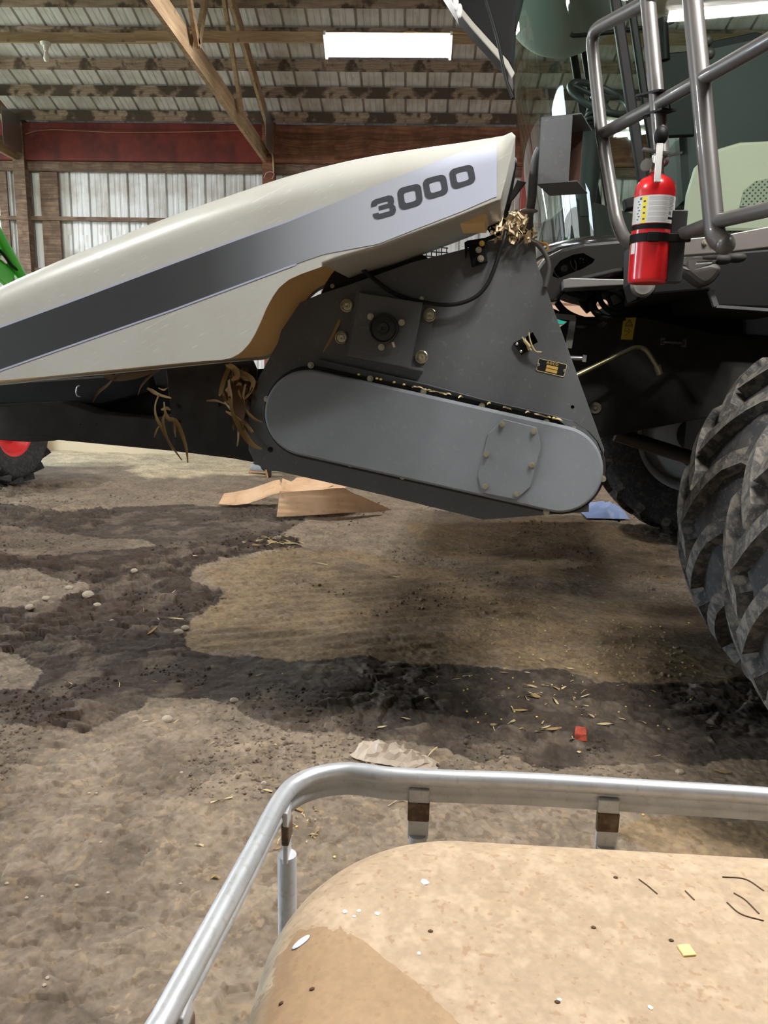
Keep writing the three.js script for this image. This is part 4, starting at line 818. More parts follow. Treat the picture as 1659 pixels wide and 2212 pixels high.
part('lever_knobs', [new THREE.SphereGeometry(0.032, 14, 10).translate(...FC.onZ(1528, 88, 5.1).toArray()), new THREE.SphereGeometry(0.032, 14, 10).translate(...FC.onZ(1532, 116, 5.1).toArray())], std({ color: 0x4a4038, roughness: 0.5 }), combine);
part('armrest', [plate(FC, [[1348, 430], [1400, 416], [1402, 446], [1352, 452]], CN - 0.1, -0.1, { bevel: 0.01 }), plate(FC, [[1372, 450], [1394, 448], [1394, 520], [1376, 520]], CN - 0.08, -0.06)], M.black, combine);
// --- moulded fascia with headlamps below the cab
part('fascia', [plate(FC, [[1150, 640], [1158, 580], [1176, 556], [1215, 536], [1262, 524], [1400, 512], [1420, 545], [1400, 580], [1330, 588], [1262, 604], [1230, 618], [1205, 650], [1168, 655]], CN - 0.12, -0.3, { bevel: 0.02, holes: [[[1184, 602], [1190, 576], [1206, 556], [1236, 542], [1262, 538], [1280, 548], [1296, 556], [1286, 574], [1262, 588], [1236, 598], [1206, 610]]] })], M.gloss, combine, { label: 'glossy dark moulded fascia' });
part('lamp_recess', plate(FC, [[1180, 612], [1186, 560], [1240, 532], [1300, 545], [1292, 590], [1215, 618]], CN + 0.1, -0.02), M.black, combine);
for (const [x, y] of [[1219, 580], [1255, 565]]) part('headlamp', [knob(FC, x, y, CN + 0.08, [[0, 0.0], [0.02, 0.002], [0.05, 0.03], [0.06, 0.06], [0.066, 0.06], [0.066, 0]], 28).rotateY(0)], phys({ color: 0x3a3a38, roughness: 0.15, metalness: 0.5, clearcoat: 1 }), combine);
part('fascia_lower', [plate(FC, [[1205, 628], [1260, 606], [1400, 585], [1480, 585], [1480, 640], [1345, 650], [1330, 634], [1290, 628], [1270, 648], [1236, 640]], CN, -0.5, { bevel: 0.02 })], M.black, combine);
part('step_ledge', [plate(FC, [[1217, 604], [1232, 600], [1300, 602], [1362, 603], [1376, 614], [1300, 618], [1218, 623]], CN - 0.3, -0.25, { bevel: 0.006 })], std({ color: 0x5c5a57, roughness: 0.4 }), combine);
part('under_cab_frame', [plate(FC, [[1345, 640], [1660, 600], [1800, 600], [1800, 735], [1560, 720], [1440, 690], [1380, 680], [1352, 664]], CN + 0.05, -1.6, { bevel: 0.01 })], M.blackMatt, combine);
// hoses sagging in the gap above the feeder house
for (const [pts, r] of [[[[1195, 640], [1215, 668], [1240, 684], [1275, 694], [1300, 690]], 0.02], [[[1275, 640], [1283, 668], [1300, 684], [1325, 690], [1350, 684]], 0.022], [[[1290, 630], [1300, 655], [1318, 672], [1340, 676], [1360, 665]], 0.016], [[[1186, 672], [1210, 682], [1245, 690], [1290, 697]], 0.024], [[[1312, 640], [1322, 662], [1335, 668], [1352, 660]], 0.012]])
  part('hose', tube(C(pts, CN + 0.15), r, 40, 10), M.cable, combine);
part('hose_shroud', plate(FC, [[1238, 636], [1300, 636], [1282, 668], [1270, 676], [1256, 660]], CN + 0.2, -0.1, { bevel: 0.01 }), M.black, combine);
// --- boarding platform and hand rails beside the cab
const ra = FC.onY(1300, 290, 2.36), rb_ = FC.onY(1659, 92, 2.36);
const rd = rb_.clone().sub(ra).setY(0).normalize(), rn = V(-rd.z, 0, rd.x);
const onRail = (px, py) => { const d = FC.dir(px, py), o = V(0, EYE, 0), t = ra.clone().sub(o).dot(rn) / d.dot(rn); return o.addScaledVector(d, t); };
const RP = (list) => list.map(([x, y]) => onRail(x, y));
part('rail_loop', bent(RP([[1404, 0], [1276, 68], [1300, 290], [1332, 480], [1352, 524], [1404, 527]]), 0.021, 0.07), M.railPaint, combine);
part('rail_upright', bent(RP([[1398, -20], [1416, 180], [1430, 345]]), 0.023, 0.05), M.railPaint, combine);
part('rail_upright', bent(RP([[1490, -60], [1518, 230], [1545, 512], [1566, 528]]), 0.027, 0.05), M.railPaint, combine);
part('rail_cross_bar', bent(RP([[1300, 290], [1420, 225], [1700, 66]]), 0.02, 0.05), M.railPaint, combine);
part('rail_cross_bar', bent(RP([[1396, 522], [1470, 508], [1550, 478], [1720, 438]]), 0.019, 0.05), M.railPaint, combine);
part('rail_clamp', [bar(onRail(1388, 208), onRail(1440, 196), 0.05, 0.006), bar(onRail(1404, 250), onRail(1446, 236), 0.05, 0.006), rod(onRail(1440, 196), onRail(1446, 236), 0.004, 8)], M.black, combine);
const wr_ = -onRail(1520, 520).z;
part('platform_beam', [plate(FC, [[1476, 516], [1562, 508], [1760, 470], [1760, 522], [1560, 546], [1476, 552]], 3.3, -0.06, { bevel: 0.004 })], std({ color: 0x5d5854, roughness: 0.4 }), combine);
for (const [x, y] of [[1523, 524], [1539, 523]]) bolt(FC, x, y, 3.3, 0.012, 0.012, 'bolt', M.zinc, combine);
part('platform_frame', [plate(FC, [[1410, 560], [1480, 552], [1760, 530], [1760, 668], [1546, 662], [1530, 626], [1410, 636]], 3.75, -0.9, { bevel: 0.01 })], M.black, combine);
part('platform_edge', [bar(FC.onZ(1534, 628, 3.6), FC.onZ(1546, 661, 3.6), 0.03, 0.02, V(1, 0, 0)), bar(FC.onZ(1546, 662, 3.6), FC.onZ(1780, 678, 3.6), 0.03, 0.012)], std({ color: 0x6b6b6b, roughness: 0.4, metalness: 0.3 }), combine);
part('ladder_casting', [plate(FC, [[1476, 560], [1490, 572], [1540, 566], [1560, 580], [1545, 606], [1520, 618], [1492, 600], [1478, 584]], 3.45, -0.12, { bevel: 0.02, curved: true, holes: [[[1490, 565], [1500, 560], [1552, 560], [1546, 572], [1512, 576]]] })], std({ color: 0x2e2823, roughness: 0.6 }), combine);
for (const [x, y] of [[1500, 560], [1530, 556], [1560, 560], [1590, 556]]) part('ladder_knuckle', new THREE.SphereGeometry(0.032, 14, 10).scale(1.3, 0.7, 1).translate(...FC.onZ(x, y, 3.5).toArray()), M.darkPlate, combine);
part('pivot_cap', knob(FC, 1388, 616, 3.6, [[0, 0.03], [0.02, 0.03], [0.03, 0.026], [0.04, 0.026], [0.05, 0.018], [0.052, 0]], 32).scale(1, 1, 1), std({ color: 0x5b5853, roughness: 0.5 }), combine);
part('pivot_post', [plate(FC, [[1368, 526], [1400, 522], [1412, 600], [1400, 640], [1376, 645], [1366, 610]], 3.62, -0.3, { bevel: 0.02 })], M.black, combine);
// --- extinguisher bracket
const EXT = onRail(1424, 500).add(V(-0.035, 0, 0.085)), er = 0.057;
{
  const b = FC.local(FC.world(EXT));
  const yb = FC.onZ(1424, 612, -EXT.z).y, yt = FC.onZ(1460, 458, -EXT.z).y;
  part('extinguisher_bracket', [rbox(EXT.x + er * 0.8, EXT.x + er * 0.8 + 0.044, yb, yt, EXT.z - 0.02, EXT.z + 0.035, 0.004)], std({ color: 0x242424, roughness: 0.5 }), combine);
  const ys = FC.onZ(1424, 518, -EXT.z).y;
  part('extinguisher_strap', [new THREE.CylinderGeometry(er + 0.003, er + 0.003, 0.024, 40, 1, true).translate(EXT.x - 0.0, ys, EXT.z), rbox(EXT.x + er * 0.4, EXT.x + er + 0.045, ys - 0.012, ys + 0.012, EXT.z + 0.03, EXT.z + 0.045, 0.003), rbox(EXT.x - 0.02, EXT.x + 0.012, ys - 0.014, ys + 0.014, EXT.z + er, EXT.z + er + 0.01, 0.003)], M.black, combine);
}
// ---------------------------------------------------------------- fire extinguisher
{
  const t = thing('fire_extinguisher', 'red fire extinguisher strapped upright to the hand rail', 'extinguisher', FC);
  const yb = FC.onZ(1424, 613, -EXT.z).y, yt = FC.onZ(1430, 380, -EXT.z).y, hgt = yt - yb, mv = (g) => g.translate(EXT.x, yb, EXT.z);
  part('cylinder', mv(new THREE.LatheGeometry([[0, 0.004], [er - 0.008, 0], [er - 0.002, 0.004], [er, 0.012], [er, hgt - 0.045], [er * 0.94, hgt - 0.026], [er * 0.75, hgt - 0.01], [er * 0.4, hgt], [0.016, hgt + 0.006], [0.016, hgt + 0.03], [0, hgt + 0.03]].map((q) => new THREE.Vector2(...q)), 48)), M.red, t);
  const lab = canvasTex(1024, 512, (c, w, h) => {
    c.fillStyle = '#d9d9d8'; c.fillRect(0, 0, w, h); c.fillStyle = '#f0dc3a'; c.fillRect(250, 20, 90, h - 20);
    c.fillStyle = '#222'; for (let i = 0; i < 4; i++) { c.fillRect(275, 90 + i * 110, 40, 34); } c.fillRect(196, 30, 46, 44);
    for (let i = 0; i < 7; i++) { c.fillStyle = '#333'; c.fillRect(150 + (i % 2) * 26, 90 + i * 56, 40, 22); }
    c.fillStyle = '#9c9ea0'; for (let b = 0; b < 5; b++) for (let r = 0; r < 5; r++) c.fillRect(370, 30 + b * 96 + r * 15, 300 + ((b * 7 + r * 13) % 5) * 16, 6);
    c.fillStyle = '#6d6d70'; for (let r = 0; r < 9; r++) c.fillRect(740, 40 + r * 26, 120 + ((r * 5) % 4) * 14, 7); c.fillStyle = '#111'; c.fillRect(730, 400, 150, 46); c.fillStyle = '#888'; c.fillRect(740, 300, 60, 60);
  });
  const ly0 = hgt * 0.545, ly1 = hgt * 0.795;
  part('label', mv(new THREE.CylinderGeometry(er + 0.0007, er + 0.0007, ly1 - ly0, 40, 1, true, -1.45, 2.9).translate(0, (ly0 + ly1) / 2, 0)), std({ map: lab, roughness: 0.4 }), t, { keepUV: true, label: 'white and yellow instruction label' });
  part('band', mv(new THREE.CylinderGeometry(er + 0.0009, er + 0.0009, 0.014, 40, 1, true).translate(0, hgt * 0.515, 0)), M.black, t);
  part('sticker', mv(new THREE.CylinderGeometry(er + 0.0007, er + 0.0007, 0.03, 12, 1, true, -1.3, 0.32).translate(0, hgt * 0.32, 0)), M.white, t, { keepUV: true });
  const top = hgt + 0.02;
  part('valve', [mv(new THREE.CylinderGeometry(0.017, 0.02, 0.045, 18).translate(0, top + 0.012, 0)), mv(rod(V(-0.035, top + 0.02, 0), V(0.02, top + 0.02, 0), 0.009, 12)), mv(new THREE.CylinderGeometry(0.016, 0.016, 0.012, 20).rotateX(Math.PI / 2).translate(-0.032, top + 0.006, 0.014))], M.chrome, t);
  part('handle', [mv(bar(V(-0.045, top + 0.05, 0.01), V(0.03, top + 0.036, 0.01), 0.02, 0.006)), mv(bar(V(-0.002, top + 0.06, 0.03), V(-0.006, hgt - 0.03, 0.062), 0.019, 0.005, V(0, 0, 1), 0.002)), mv(bar(V(0.02, top + 0.03, 0.01), V(0.062, top + 0.04, 0.0), 0.02, 0.005))], M.chrome, t);
  part('hose_tip', mv(new THREE.SphereGeometry(0.022, 18, 14).scale(0.9, 1.15, 0.9).translate(0.0, top + 0.082, 0.02)), M.black, t);
  part('safety_clip', [tube([[1393, 486], [1386, 480], [1380, 484], [1380, 494], [1388, 502], [1388, 512], [1382, 528]].map(([x, y]) => FC.onZ(x, y, -EXT.z - 0.03)), 0.0022, 50, 8)], M.chrome, t);
}

// ---------------------------------------------------------------- the plastic tote in front
const RH = 1.13;
const railPx = [[250, 2390], [347, 2212], [450, 2021], [552, 1831], [580, 1776], [600, 1738], [625, 1704], [655, 1684], [690, 1672], [722, 1667], [755, 1665], [795, 1669], [837, 1675], [951, 1681], [1100, 1686], [1200, 1691], [1394, 1703], [1560, 1713], [1659, 1720], [1900, 1738]];
const railW = railPx.map(([x, y]) => F0.onY(x, y, RH));
const fa = F0.onY(951, 1681, RH), fb = F0.onY(1560, 1713, RH);
const FT = new Frame(Math.atan2(-(fb.z - fa.z), fb.x - fa.x));
const tote = thing('liquid_tote', 'dusty tan plastic tote tank inside a galvanised tube cage', 'tote', FT);
{
  const loc = railW.map((v) => FT.local(v));
  const zf = FT.local(fa).z, xl = (loc[1].x + loc[2].x) / 2, x2 = xl + 1.15, z2 = zf + 0.98;
  const path = loc.concat([V(x2 - 0.1, RH, zf - 0.003), V(x2 - 0.02, RH, zf + 0.05), V(x2, RH, zf + 0.16), V(x2, RH, z2 - 0.16), V(x2 - 0.05, RH, z2 - 0.03), V(x2 - 0.16, RH, z2), V(xl + 0.16, RH, z2), V(xl + 0.04, RH, z2 - 0.04), V(xl, RH, z2 - 0.16)]);
  const keep = path.filter((p, i) => i < 19 ? p.x < x2 - 0.15 && p.z < z2 - 0.2 : true);
  const ring = (dy, r, inw, pts) => new THREE.TubeGeometry(new THREE.CatmullRomCurve3(pts.map((p) => { const c = V((xl + x2) / 2, p.y, (zf + z2) / 2), d = c.clone().sub(p).setY(0).normalize(); return p.clone().addScaledVector(d, inw).add(V(0, dy, 0)); }), true, 'catmullrom', 0.4), 300, r, 16, true);
  part('top_rail', ring(0, 0.0098, 0, keep), M.galv, tote, { label: 'bright galvanised top rail tube' });
  const crv = new THREE.CatmullRomCurve3(keep, true, 'catmullrom', 0.4);
  const web = gridGeo(300, 6, (u, v) => { const q = crv.getPoint(u), c = V((xl + x2) / 2, q.y, (zf + z2) / 2), d = c.sub(q).setY(0).normalize(), k = [0.002, 0.004, 0.0015, 0.004, 0.005, 0.002, 0.001][Math.round(v * 6)]; return [q.x + d.x * k, q.y - 0.006 - v * 0.024, q.z + d.z * k]; });
  part('rail_web', web, M.galvDull, tote, { label: 'dull ridged web under the top rail' });
  const railAt = (pred) => { let best = keep[0], e = 9; for (let i = 0; i <= 2000; i++) { const q = crv.getPoint(i / 2000), k = pred(q); if (k < e) { e = k; best = q; } } return best; };
  // posts
  const RUST = std({ map: tex(64, speckled(0x6a5a48, 0x4a382a, 221, 1), 0.05), roughness: 0.8 });
  const post = (p, flat) => { const g = []; g.push(rod(V(p.x, RH - 0.07, p.z), V(p.x, 0.16, p.z), 0.0105, 14)); g.push(bar(V(p.x, RH - 0.012, p.z), V(p.x, RH - 0.075, p.z), 0.006, 0.024, flat ? V(0, 0, 1) : V(1, 0, 0), 0.002)); const m = part('cage_post', g, M.galvDull, tote); part('rusty_weld', bar(V(p.x, RH - 0.028, p.z), V(p.x, RH - 0.052, p.z), 0.0085, 0.025, flat ? V(0, 0, 1) : V(1, 0, 0), 0.002), RUST, m); return m; };
  const onFar = (px, py) => FT.onZ(px, py, -zf).x;
  const posts = [[905, 1720], [1313, 1740]].map(([a, b]) => onFar(a, b)), stepX = posts[1] - posts[0];
  for (let k = 0; k < 6; k++) { const x = posts[0] + k * stepX; if (x < x2 - 0.05) { post(V(x, 0, zf + 0.004), false); } }
  const zl = FT.onX(562, 1860, xl).z, zl2 = FT.onX(392, 2200, xl).z;
  for (let k = 0; k < 5; k++) { const z = zl + k * (zl2 - zl); if (z >= z2 - 0.1) break; const q = railAt((e) => (e.x < (xl + x2) / 2 ? Math.abs(e.z - z) : 9)); post(V(q.x + 0.004, 0, z), true); }
  for (let k = 1; k < 6; k++) { post(V(x2, 0, zf + k * 0.16), true); post(V(xl + k * 0.19, 0, z2), false); }
  for (const h of [0.28, 0.52, 0.78]) part('cage_hoop', ring(h - RH, 0.0085, 0.002, keep), M.galvDull, tote);
  part('pallet', [0, 1, 2].flatMap((k) => [box(xl, x2, 0.02, 0.12, zf + k * 0.44, zf + k * 0.44 + 0.1)]).concat([box(xl, x2, 0.12, 0.15, zf, z2)]), M.wood, tote);
  // the bottle: a rounded box, dusty on top
  const tx0 = xl + 0.036, tx1 = x2 - 0.05, tz0 = zf + 0.045, tz1 = z2 - 0.05, bev = 0.085, rc = 0.1, s = new THREE.Shape();
  const X0 = tx0 + bev, X1 = tx1 - bev, Z0 = -tz1 + bev, Z1 = -tz0 - bev, q = rc;
  s.moveTo(X0 + q, Z0); s.lineTo(X1 - q, Z0); s.absarc(X1 - q, Z0 + q, q, -Math.PI / 2, 0); s.lineTo(X1, Z1 - q); s.absarc(X1 - q, Z1 - q, q, 0, Math.PI / 2); s.lineTo(X0 + q, Z1); s.absarc(X0 + q, Z1 - q, q, Math.PI / 2, Math.PI); s.lineTo(X0, Z0 + q); s.absarc(X0 + q, Z0 + q, q, Math.PI, Math.PI * 1.5);
  const topH = RH - 0.008;
  const g = new THREE.ExtrudeGeometry(s, { depth: topH - 0.16 - 2 * bev, bevelEnabled: true, bevelSize: bev, bevelThickness: bev, bevelSegments: 12, curveSegments: 20 }).rotateX(-Math.PI / 2).translate(0, 0.16 + bev, 0);
  const gm = mergeVertices((() => { g.deleteAttribute('normal'); g.deleteAttribute('uv'); return g; })(), 1e-4); gm.computeVertexNormals();
  const p = gm.attributes.position, uv = []; for (let i = 0; i < p.count; i++) uv.push((p.getX(i) - tx0) / 1.2, (p.getZ(i) - tz0) / 1.2 + (p.getY(i) < topH - bev ? (topH - bev - p.getY(i)) * 0.3 : 0));
  gm.setAttribute('uv', new THREE.Float32BufferAttribute(uv, 2));
  const edgePts = [[560, 2070], [600, 2012], [640, 1998], [700, 2006], [770, 2028], [830, 2072], [880, 2112], [930, 2150], [985, 2196], [1040, 2260], [1150, 2420]].map(([a, b]) => { const v = FT.onY(a, b, topH); return [(v.x - tx0) / 1.2, (v.z - tz0) / 1.2]; });
  const tideAt = (u) => { if (u < edgePts[0][0]) return edgePts[0][1]; for (let i = 1; i < edgePts.length; i++) if (u < edgePts[i][0]) return mix(edgePts[i - 1][1], edgePts[i][1], (u - edgePts[i - 1][0]) / (edgePts[i][0] - edgePts[i - 1][0])); return 2; };
  const dust = tex(2048, (u, v) => {
    const e = (fbm(u, v, 24, 6, 201) - 0.5) * 0.07 + (fbm(u, v, 128, 3, 202) - 0.5) * 0.02, wet = v + e > tideAt(u + e) ? 1 : 0, n = fbm(u, v, 10, 5, 203), f = fbm(u, v, 256, 3, 205), st = smooth(0.68, 0.8, fbm(u, v, 200, 3, 207)), lt = smooth(0.42, 0.75, fbm(u, v, 90, 4, 209));
    let c = mix3([160, 140, 116], [150, 129, 104], clamp(n * 1.6 - 0.3)); c = mix3(c, [184, 164, 139], lt * 0.4);
    const pale = smooth(0.55, 0.68, fbm(u, v, 6, 5, 211)); c = mix3(c, [176, 156, 130], pale * 0.35);
    if (wet) c = mix3([149, 124, 96], [141, 115, 86], n);
    const k = 0.9 + 0.14 * f; c = [c[0] * k, c[1] * k, c[2] * k];
    return mix3(c, [128, 98, 70], st * 0.5);
  });
  part('bottle', gm, std({ map: dust, roughness: 0.8, bumpMap: grainBump(0.12), bumpScale: 0.0008 }), tote, { keepUV: true, label: 'dust-coated tan plastic bottle with a damp patch' });
  // scraps lying on the bottle
  const topY = (x, z) => { const hx = (X1 - X0) / 2, hz = (Z1 - Z0) / 2, qx = Math.abs(x - (X0 + X1) / 2) - hx + rc, qz = Math.abs(-z - (Z0 + Z1) / 2) - hz + rc, e = Math.hypot(Math.max(qx, 0), Math.max(qz, 0)) + Math.min(Math.max(qx, qz), 0) - rc; return e <= 0 ? topH : topH - bev + Math.sqrt(Math.max(0, bev * bev - e * e)); };
  const onTop = (px, py) => { let v, h = topH; for (let k = 0; k < 8; k++) { v = FT.onY(px, py, h); h = mix(h, topY(v.x, v.z), 0.7); } return v.setY(topY(v.x, v.z)); };
  const crumb = (name, label, cat, px, py, mk, mat, group) => { const v = onTop(px, py), n = V(topY(v.x - 0.004, v.z) - topY(v.x + 0.004, v.z), 0.008, topY(v.x, v.z - 0.004) - topY(v.x, v.z + 0.004)).normalize(), t = thing(name, label, cat, FT, group); part('piece', mk().applyQuaternion(new THREE.Quaternion().setFromUnitVectors(UP, n)).translate(v.x, v.y + 0.0004, v.z), mat, t); };
  crumb('corn_chip', 'flat pale yellow corn scrap lying on the tan tote bottle', 'corn scrap', 1483, 2055, () => rbox(-0.0055, 0.0055, -0.001, 0.0015, -0.006, 0.006, 0.0008).rotateY(0.2), std({ color: 0xe2c078, roughness: 0.7 }));
  crumb('bird_dropping', 'smooth bluish white dropping on the damp patch of the tote bottle', 'dropping', 650, 2036, () => new THREE.SphereGeometry(1, 14, 8).scale(0.009, 0.0012, 0.0045).rotateY(0.4), std({ color: 0xc3cbd6, roughness: 0.5 }));
  for (const [x, y, k] of [[918, 1906, 0.005], [745, 1970, 0.003], [775, 1968, 0.0025], [765, 1980, 0.002], [815, 1974, 0.003], [1405, 2177, 0.0026], [905, 2060, 0.0022], [1208, 2160, 0.0022]]) crumb('white_fleck', 'tiny white fleck of chaff lying on the tan tote bottle', 'fleck', x, y, () => new THREE.IcosahedronGeometry(k * 0.75, 0).scale(1, 0.3, 1.3).rotateY(x), M.white, 'white flecks on the tote');
  for (const [x, y] of [[1204, 2165], [1282, 2004], [930, 2012], [674, 2137], [607, 2168], [1330, 1896], [1450, 2032]]) crumb('dark_crumb', 'small dark crumb of dirt lying on the tan tote bottle', 'crumb', x, y, () => new THREE.IcosahedronGeometry(0.0018, 0).scale(1.4, 0.6, 1), std({ color: 0x4a3322, roughness: 0.9 }), 'dark crumbs on the tote');
  for (const [a, b, c] of [[[1380, 1900], [1400, 1915], [1420, 1932]], [[1560, 1895], [1610, 1900], [1650, 1925]], [[1585, 1930], [1610, 1945], [1640, 1975]], [[1570, 1950], [1600, 1975], [1650, 1990]], [[1480, 1925], [1490, 1935], [1500, 1945]]]) {
    const t = thing('dry_twig', 'thin brown dry stem lying on the tan tote bottle', 'stem', FT, 'dry stems on the tote');
    part('stem', tube([a, b, c].map(([x, y]) => onTop(x, y).add(V(0, 0.0006, 0))), 0.0006, 16, 5), M.huskDark, t);
  }
}

// ---------------------------------------------------------------- things on the floor
const onFloor = (px, py) => { const v = F0.onY(px, py, 0); return v.setY(ground(v.x, v.z)); };
{
  const t = thing('crumpled_bag', 'crumpled pale plastic bag lying in the dirt behind the tote rail', 'bag');
  const a = onFloor(775, 1620), b = onFloor(940, 1655), c = a.clone().add(b).multiplyScalar(0.5), L = a.distanceTo(b) * 1.05, ang = Math.atan2(-(b.z - a.z), b.x - a.x);
  const br_ = rng(77), jit = () => (br_() - 0.5), hs = Array.from({ length: 21 * 10 }, () => [jit(), br_(), jit()]);
  let g = gridGeo(20, 9, (u, v) => {
    const i = Math.round(u * 20), j = Math.round(v * 9), [a, b, c2] = hs[j * 21 + i], e = Math.pow(Math.sin(Math.PI * clamp(u * 0.94 + 0.03)), 0.45), f = Math.sin(Math.PI * clamp(v * 0.92 + 0.04));
    const wid = 0.075 * (1.2 - u * 0.5);
    return [(u - 0.5) * L + a * 0.02, 0.006 + e * f * ((0.05 - 0.02 * u) + (b - 0.3) * (0.055 - u * 0.03)), (v - 0.5) * 2 * wid * (0.5 + 0.5 * e) + c2 * 0.012];
  }).rotateY(ang).translate(c.x, c.y, c.z).toNonIndexed();
  g.computeVertexNormals();
  part('film', g, phys({ color: 0xc4b3a0, roughness: 0.5, transmission: 0.25, thickness: 0 }), t);
  const br = thing('brick_fragment', 'small rough red brick fragment lying among the straw', 'brick');
  const p = onFloor(1255, 1585), bg = new RoundedBoxGeometry(0.05, 0.035, 0.075, 3, 0.006), bp = bg.attributes.position;
  for (let i = 0; i < bp.count; i++) { const k = 1 + (wn(bp.getX(i) * 40 + 7, bp.getZ(i) * 40 + bp.getY(i) * 60, 1, 2, 15) - 0.5) * 0.35; bp.setXYZ(i, bp.getX(i) * k, bp.getY(i) * k, bp.getZ(i) * k); }
  bg.computeVertexNormals();
  part('fragment', bg.rotateY(-0.2).translate(p.x, p.y + 0.014, p.z), std({ map: tex(128, speckled(0xa8452f, 0x7c3426, 311, 1), 0.1), roughness: 0.95, bumpMap: grainBump(0.05), bumpScale: 0.002 }), br);
}
function strawAt(px, py, len, wid, ang, m, label, group, name = 'straw_piece') {
  const p = onFloor(px, py), t = thing(name, label, 'straw', F0, group), d = V(Math.cos(ang), 0, Math.sin(ang)).multiplyScalar(len / 2);
  const a = p.clone().sub(d), b = p.clone().add(d), mid = p.clone().add(V(rr(-0.2, 0.2) * len * 0.3, rr(0, 0.006), rr(-0.2, 0.2) * len * 0.3));
  a.y = ground(a.x, a.z); b.y = ground(b.x, b.z); mid.y = Math.max(mid.y, (a.y + b.y) / 2);
  for (const q of [a, b, mid]) q.y += wid * 0.35 + 0.002;
  part('stem', ribbon([a, mid, b], wid, UP, 0.35, wid > 0.012), m, t);
}
// the larger pieces where the photograph has them
for (const [x, y, l, w, a] of [[1150, 1503, 0.075, 0.026, 0.3], [1185, 1575, 0.16, 0.02, -0.6], [1190, 1480, 0.09, 0.012, 0.15], [1130, 1531, 0.09, 0.012, -0.1], [1145, 1478, 0.07, 0.01, 0.1], [1225, 1480, 0.06, 0.009, -0.3], [1270, 1538, 0.06, 0.01, 0.15], [1310, 1557, 0.08, 0.011, 0.05], [1070, 1555, 0.05, 0.012, -0.5], [1105, 1558, 0.06, 0.01, -0.9], [1200, 1512, 0.05, 0.009, 1.2], [1405, 1482, 0.06, 0.007, 0.0], [1165, 1420, 0.06, 0.007, 0.1], [1230, 1437, 0.05, 0.008, 0.2], [875, 1548, 0.05, 0.007, 0.1], [830, 1567, 0.06, 0.007, 0], [935, 1625, 0.09, 0.007, -1.1], [920, 1468, 0.08, 0.005, 0], [1010, 1456, 0.05, 0.006, 0], [1250, 1618, 0.02, 0.01, 0.3], [480, 1722, 0.09, 0.008, -0.6], [575, 1702, 0.045, 0.008, 0], [640, 1745, 0.06, 0.012, 0.4], [860, 1730, 0.09, 0.007, -0.7], [465, 1890, 0.03, 0.012, 0.2], [430, 1818, 0.03, 0.008, 0.1], [850, 1240, 0.1, 0.008, 0.05], [690, 1215, 0.16, 0.008, 0.4], [430, 1205, 0.1, 0.008, 0], [370, 1330, 0.16, 0.008, 0.15], [330, 1358, 0.1, 0.012, -1.3], [1355, 1350, 0.07, 0.008, 0.1], [1560, 1660, 0.08, 0.012, 0.2], [1140, 1450, 0.04, 0.006, 0.5], [1095, 1440, 0.04, 0.006, 0.4]])
  w > 0.011 ? strawAt(x, y, l, w, a, M.husk, l > 0.15 ? 'long curled tan corn leaf beside the red brick fragment' : w > 0.02 ? 'short broad corn husk scrap among the straw on dark dirt' : 'broad tan corn leaf scrap lying flat on the dirt floor', 'corn leaf scraps on the floor', 'corn_leaf_scrap') : strawAt(x, y, l, w, a, M.straw, 'thin pale straw lying flat on the dirt floor', 'straw pieces on the floor');
for (let i = 0; i < 70; i++) { const dense = i < 36; strawAt(dense ? 1150 + rr(-1, 1) * rr(0, 260) : rr(60, 1620), dense ? 1500 + rr(-1, 1) * rr(0, 90) : rr(1160, 1640), rr(0.018, 0.06), rr(0.003, 0.006), rr(0, 6.28), R() < 0.7 ? M.straw : M.husk, 'thin pale straw lying flat on the dirt floor', 'straw pieces on the floor'); }
for (let i = 0; i < 34; i++) strawAt(585 + rr(-1, 1) * rr(0, 62), 1170 + rr(-1, 1) * rr(0, 14), rr(0.08, 0.26), rr(0.006, 0.009), rr(-0.5, 0.5), R() < 0.6 ? M.straw : M.husk, 'straw stem in the loose tuft in front of the cardboard', 'straw stems of the tuft before the cardboard', 'straw_stalk');
for (let i = 0; i < 30; i++) strawAt(rr(575, 690), rr(1740, 1830), rr(0.008, 0.03), rr(0.004, 0.008), rr(0, 6.28), R() < 0.6 ? M.straw : M.husk, 'chaff scrap on the dirt inside the corner of the tote rail', 'chaff under the tote rail', 'chaff_scrap');
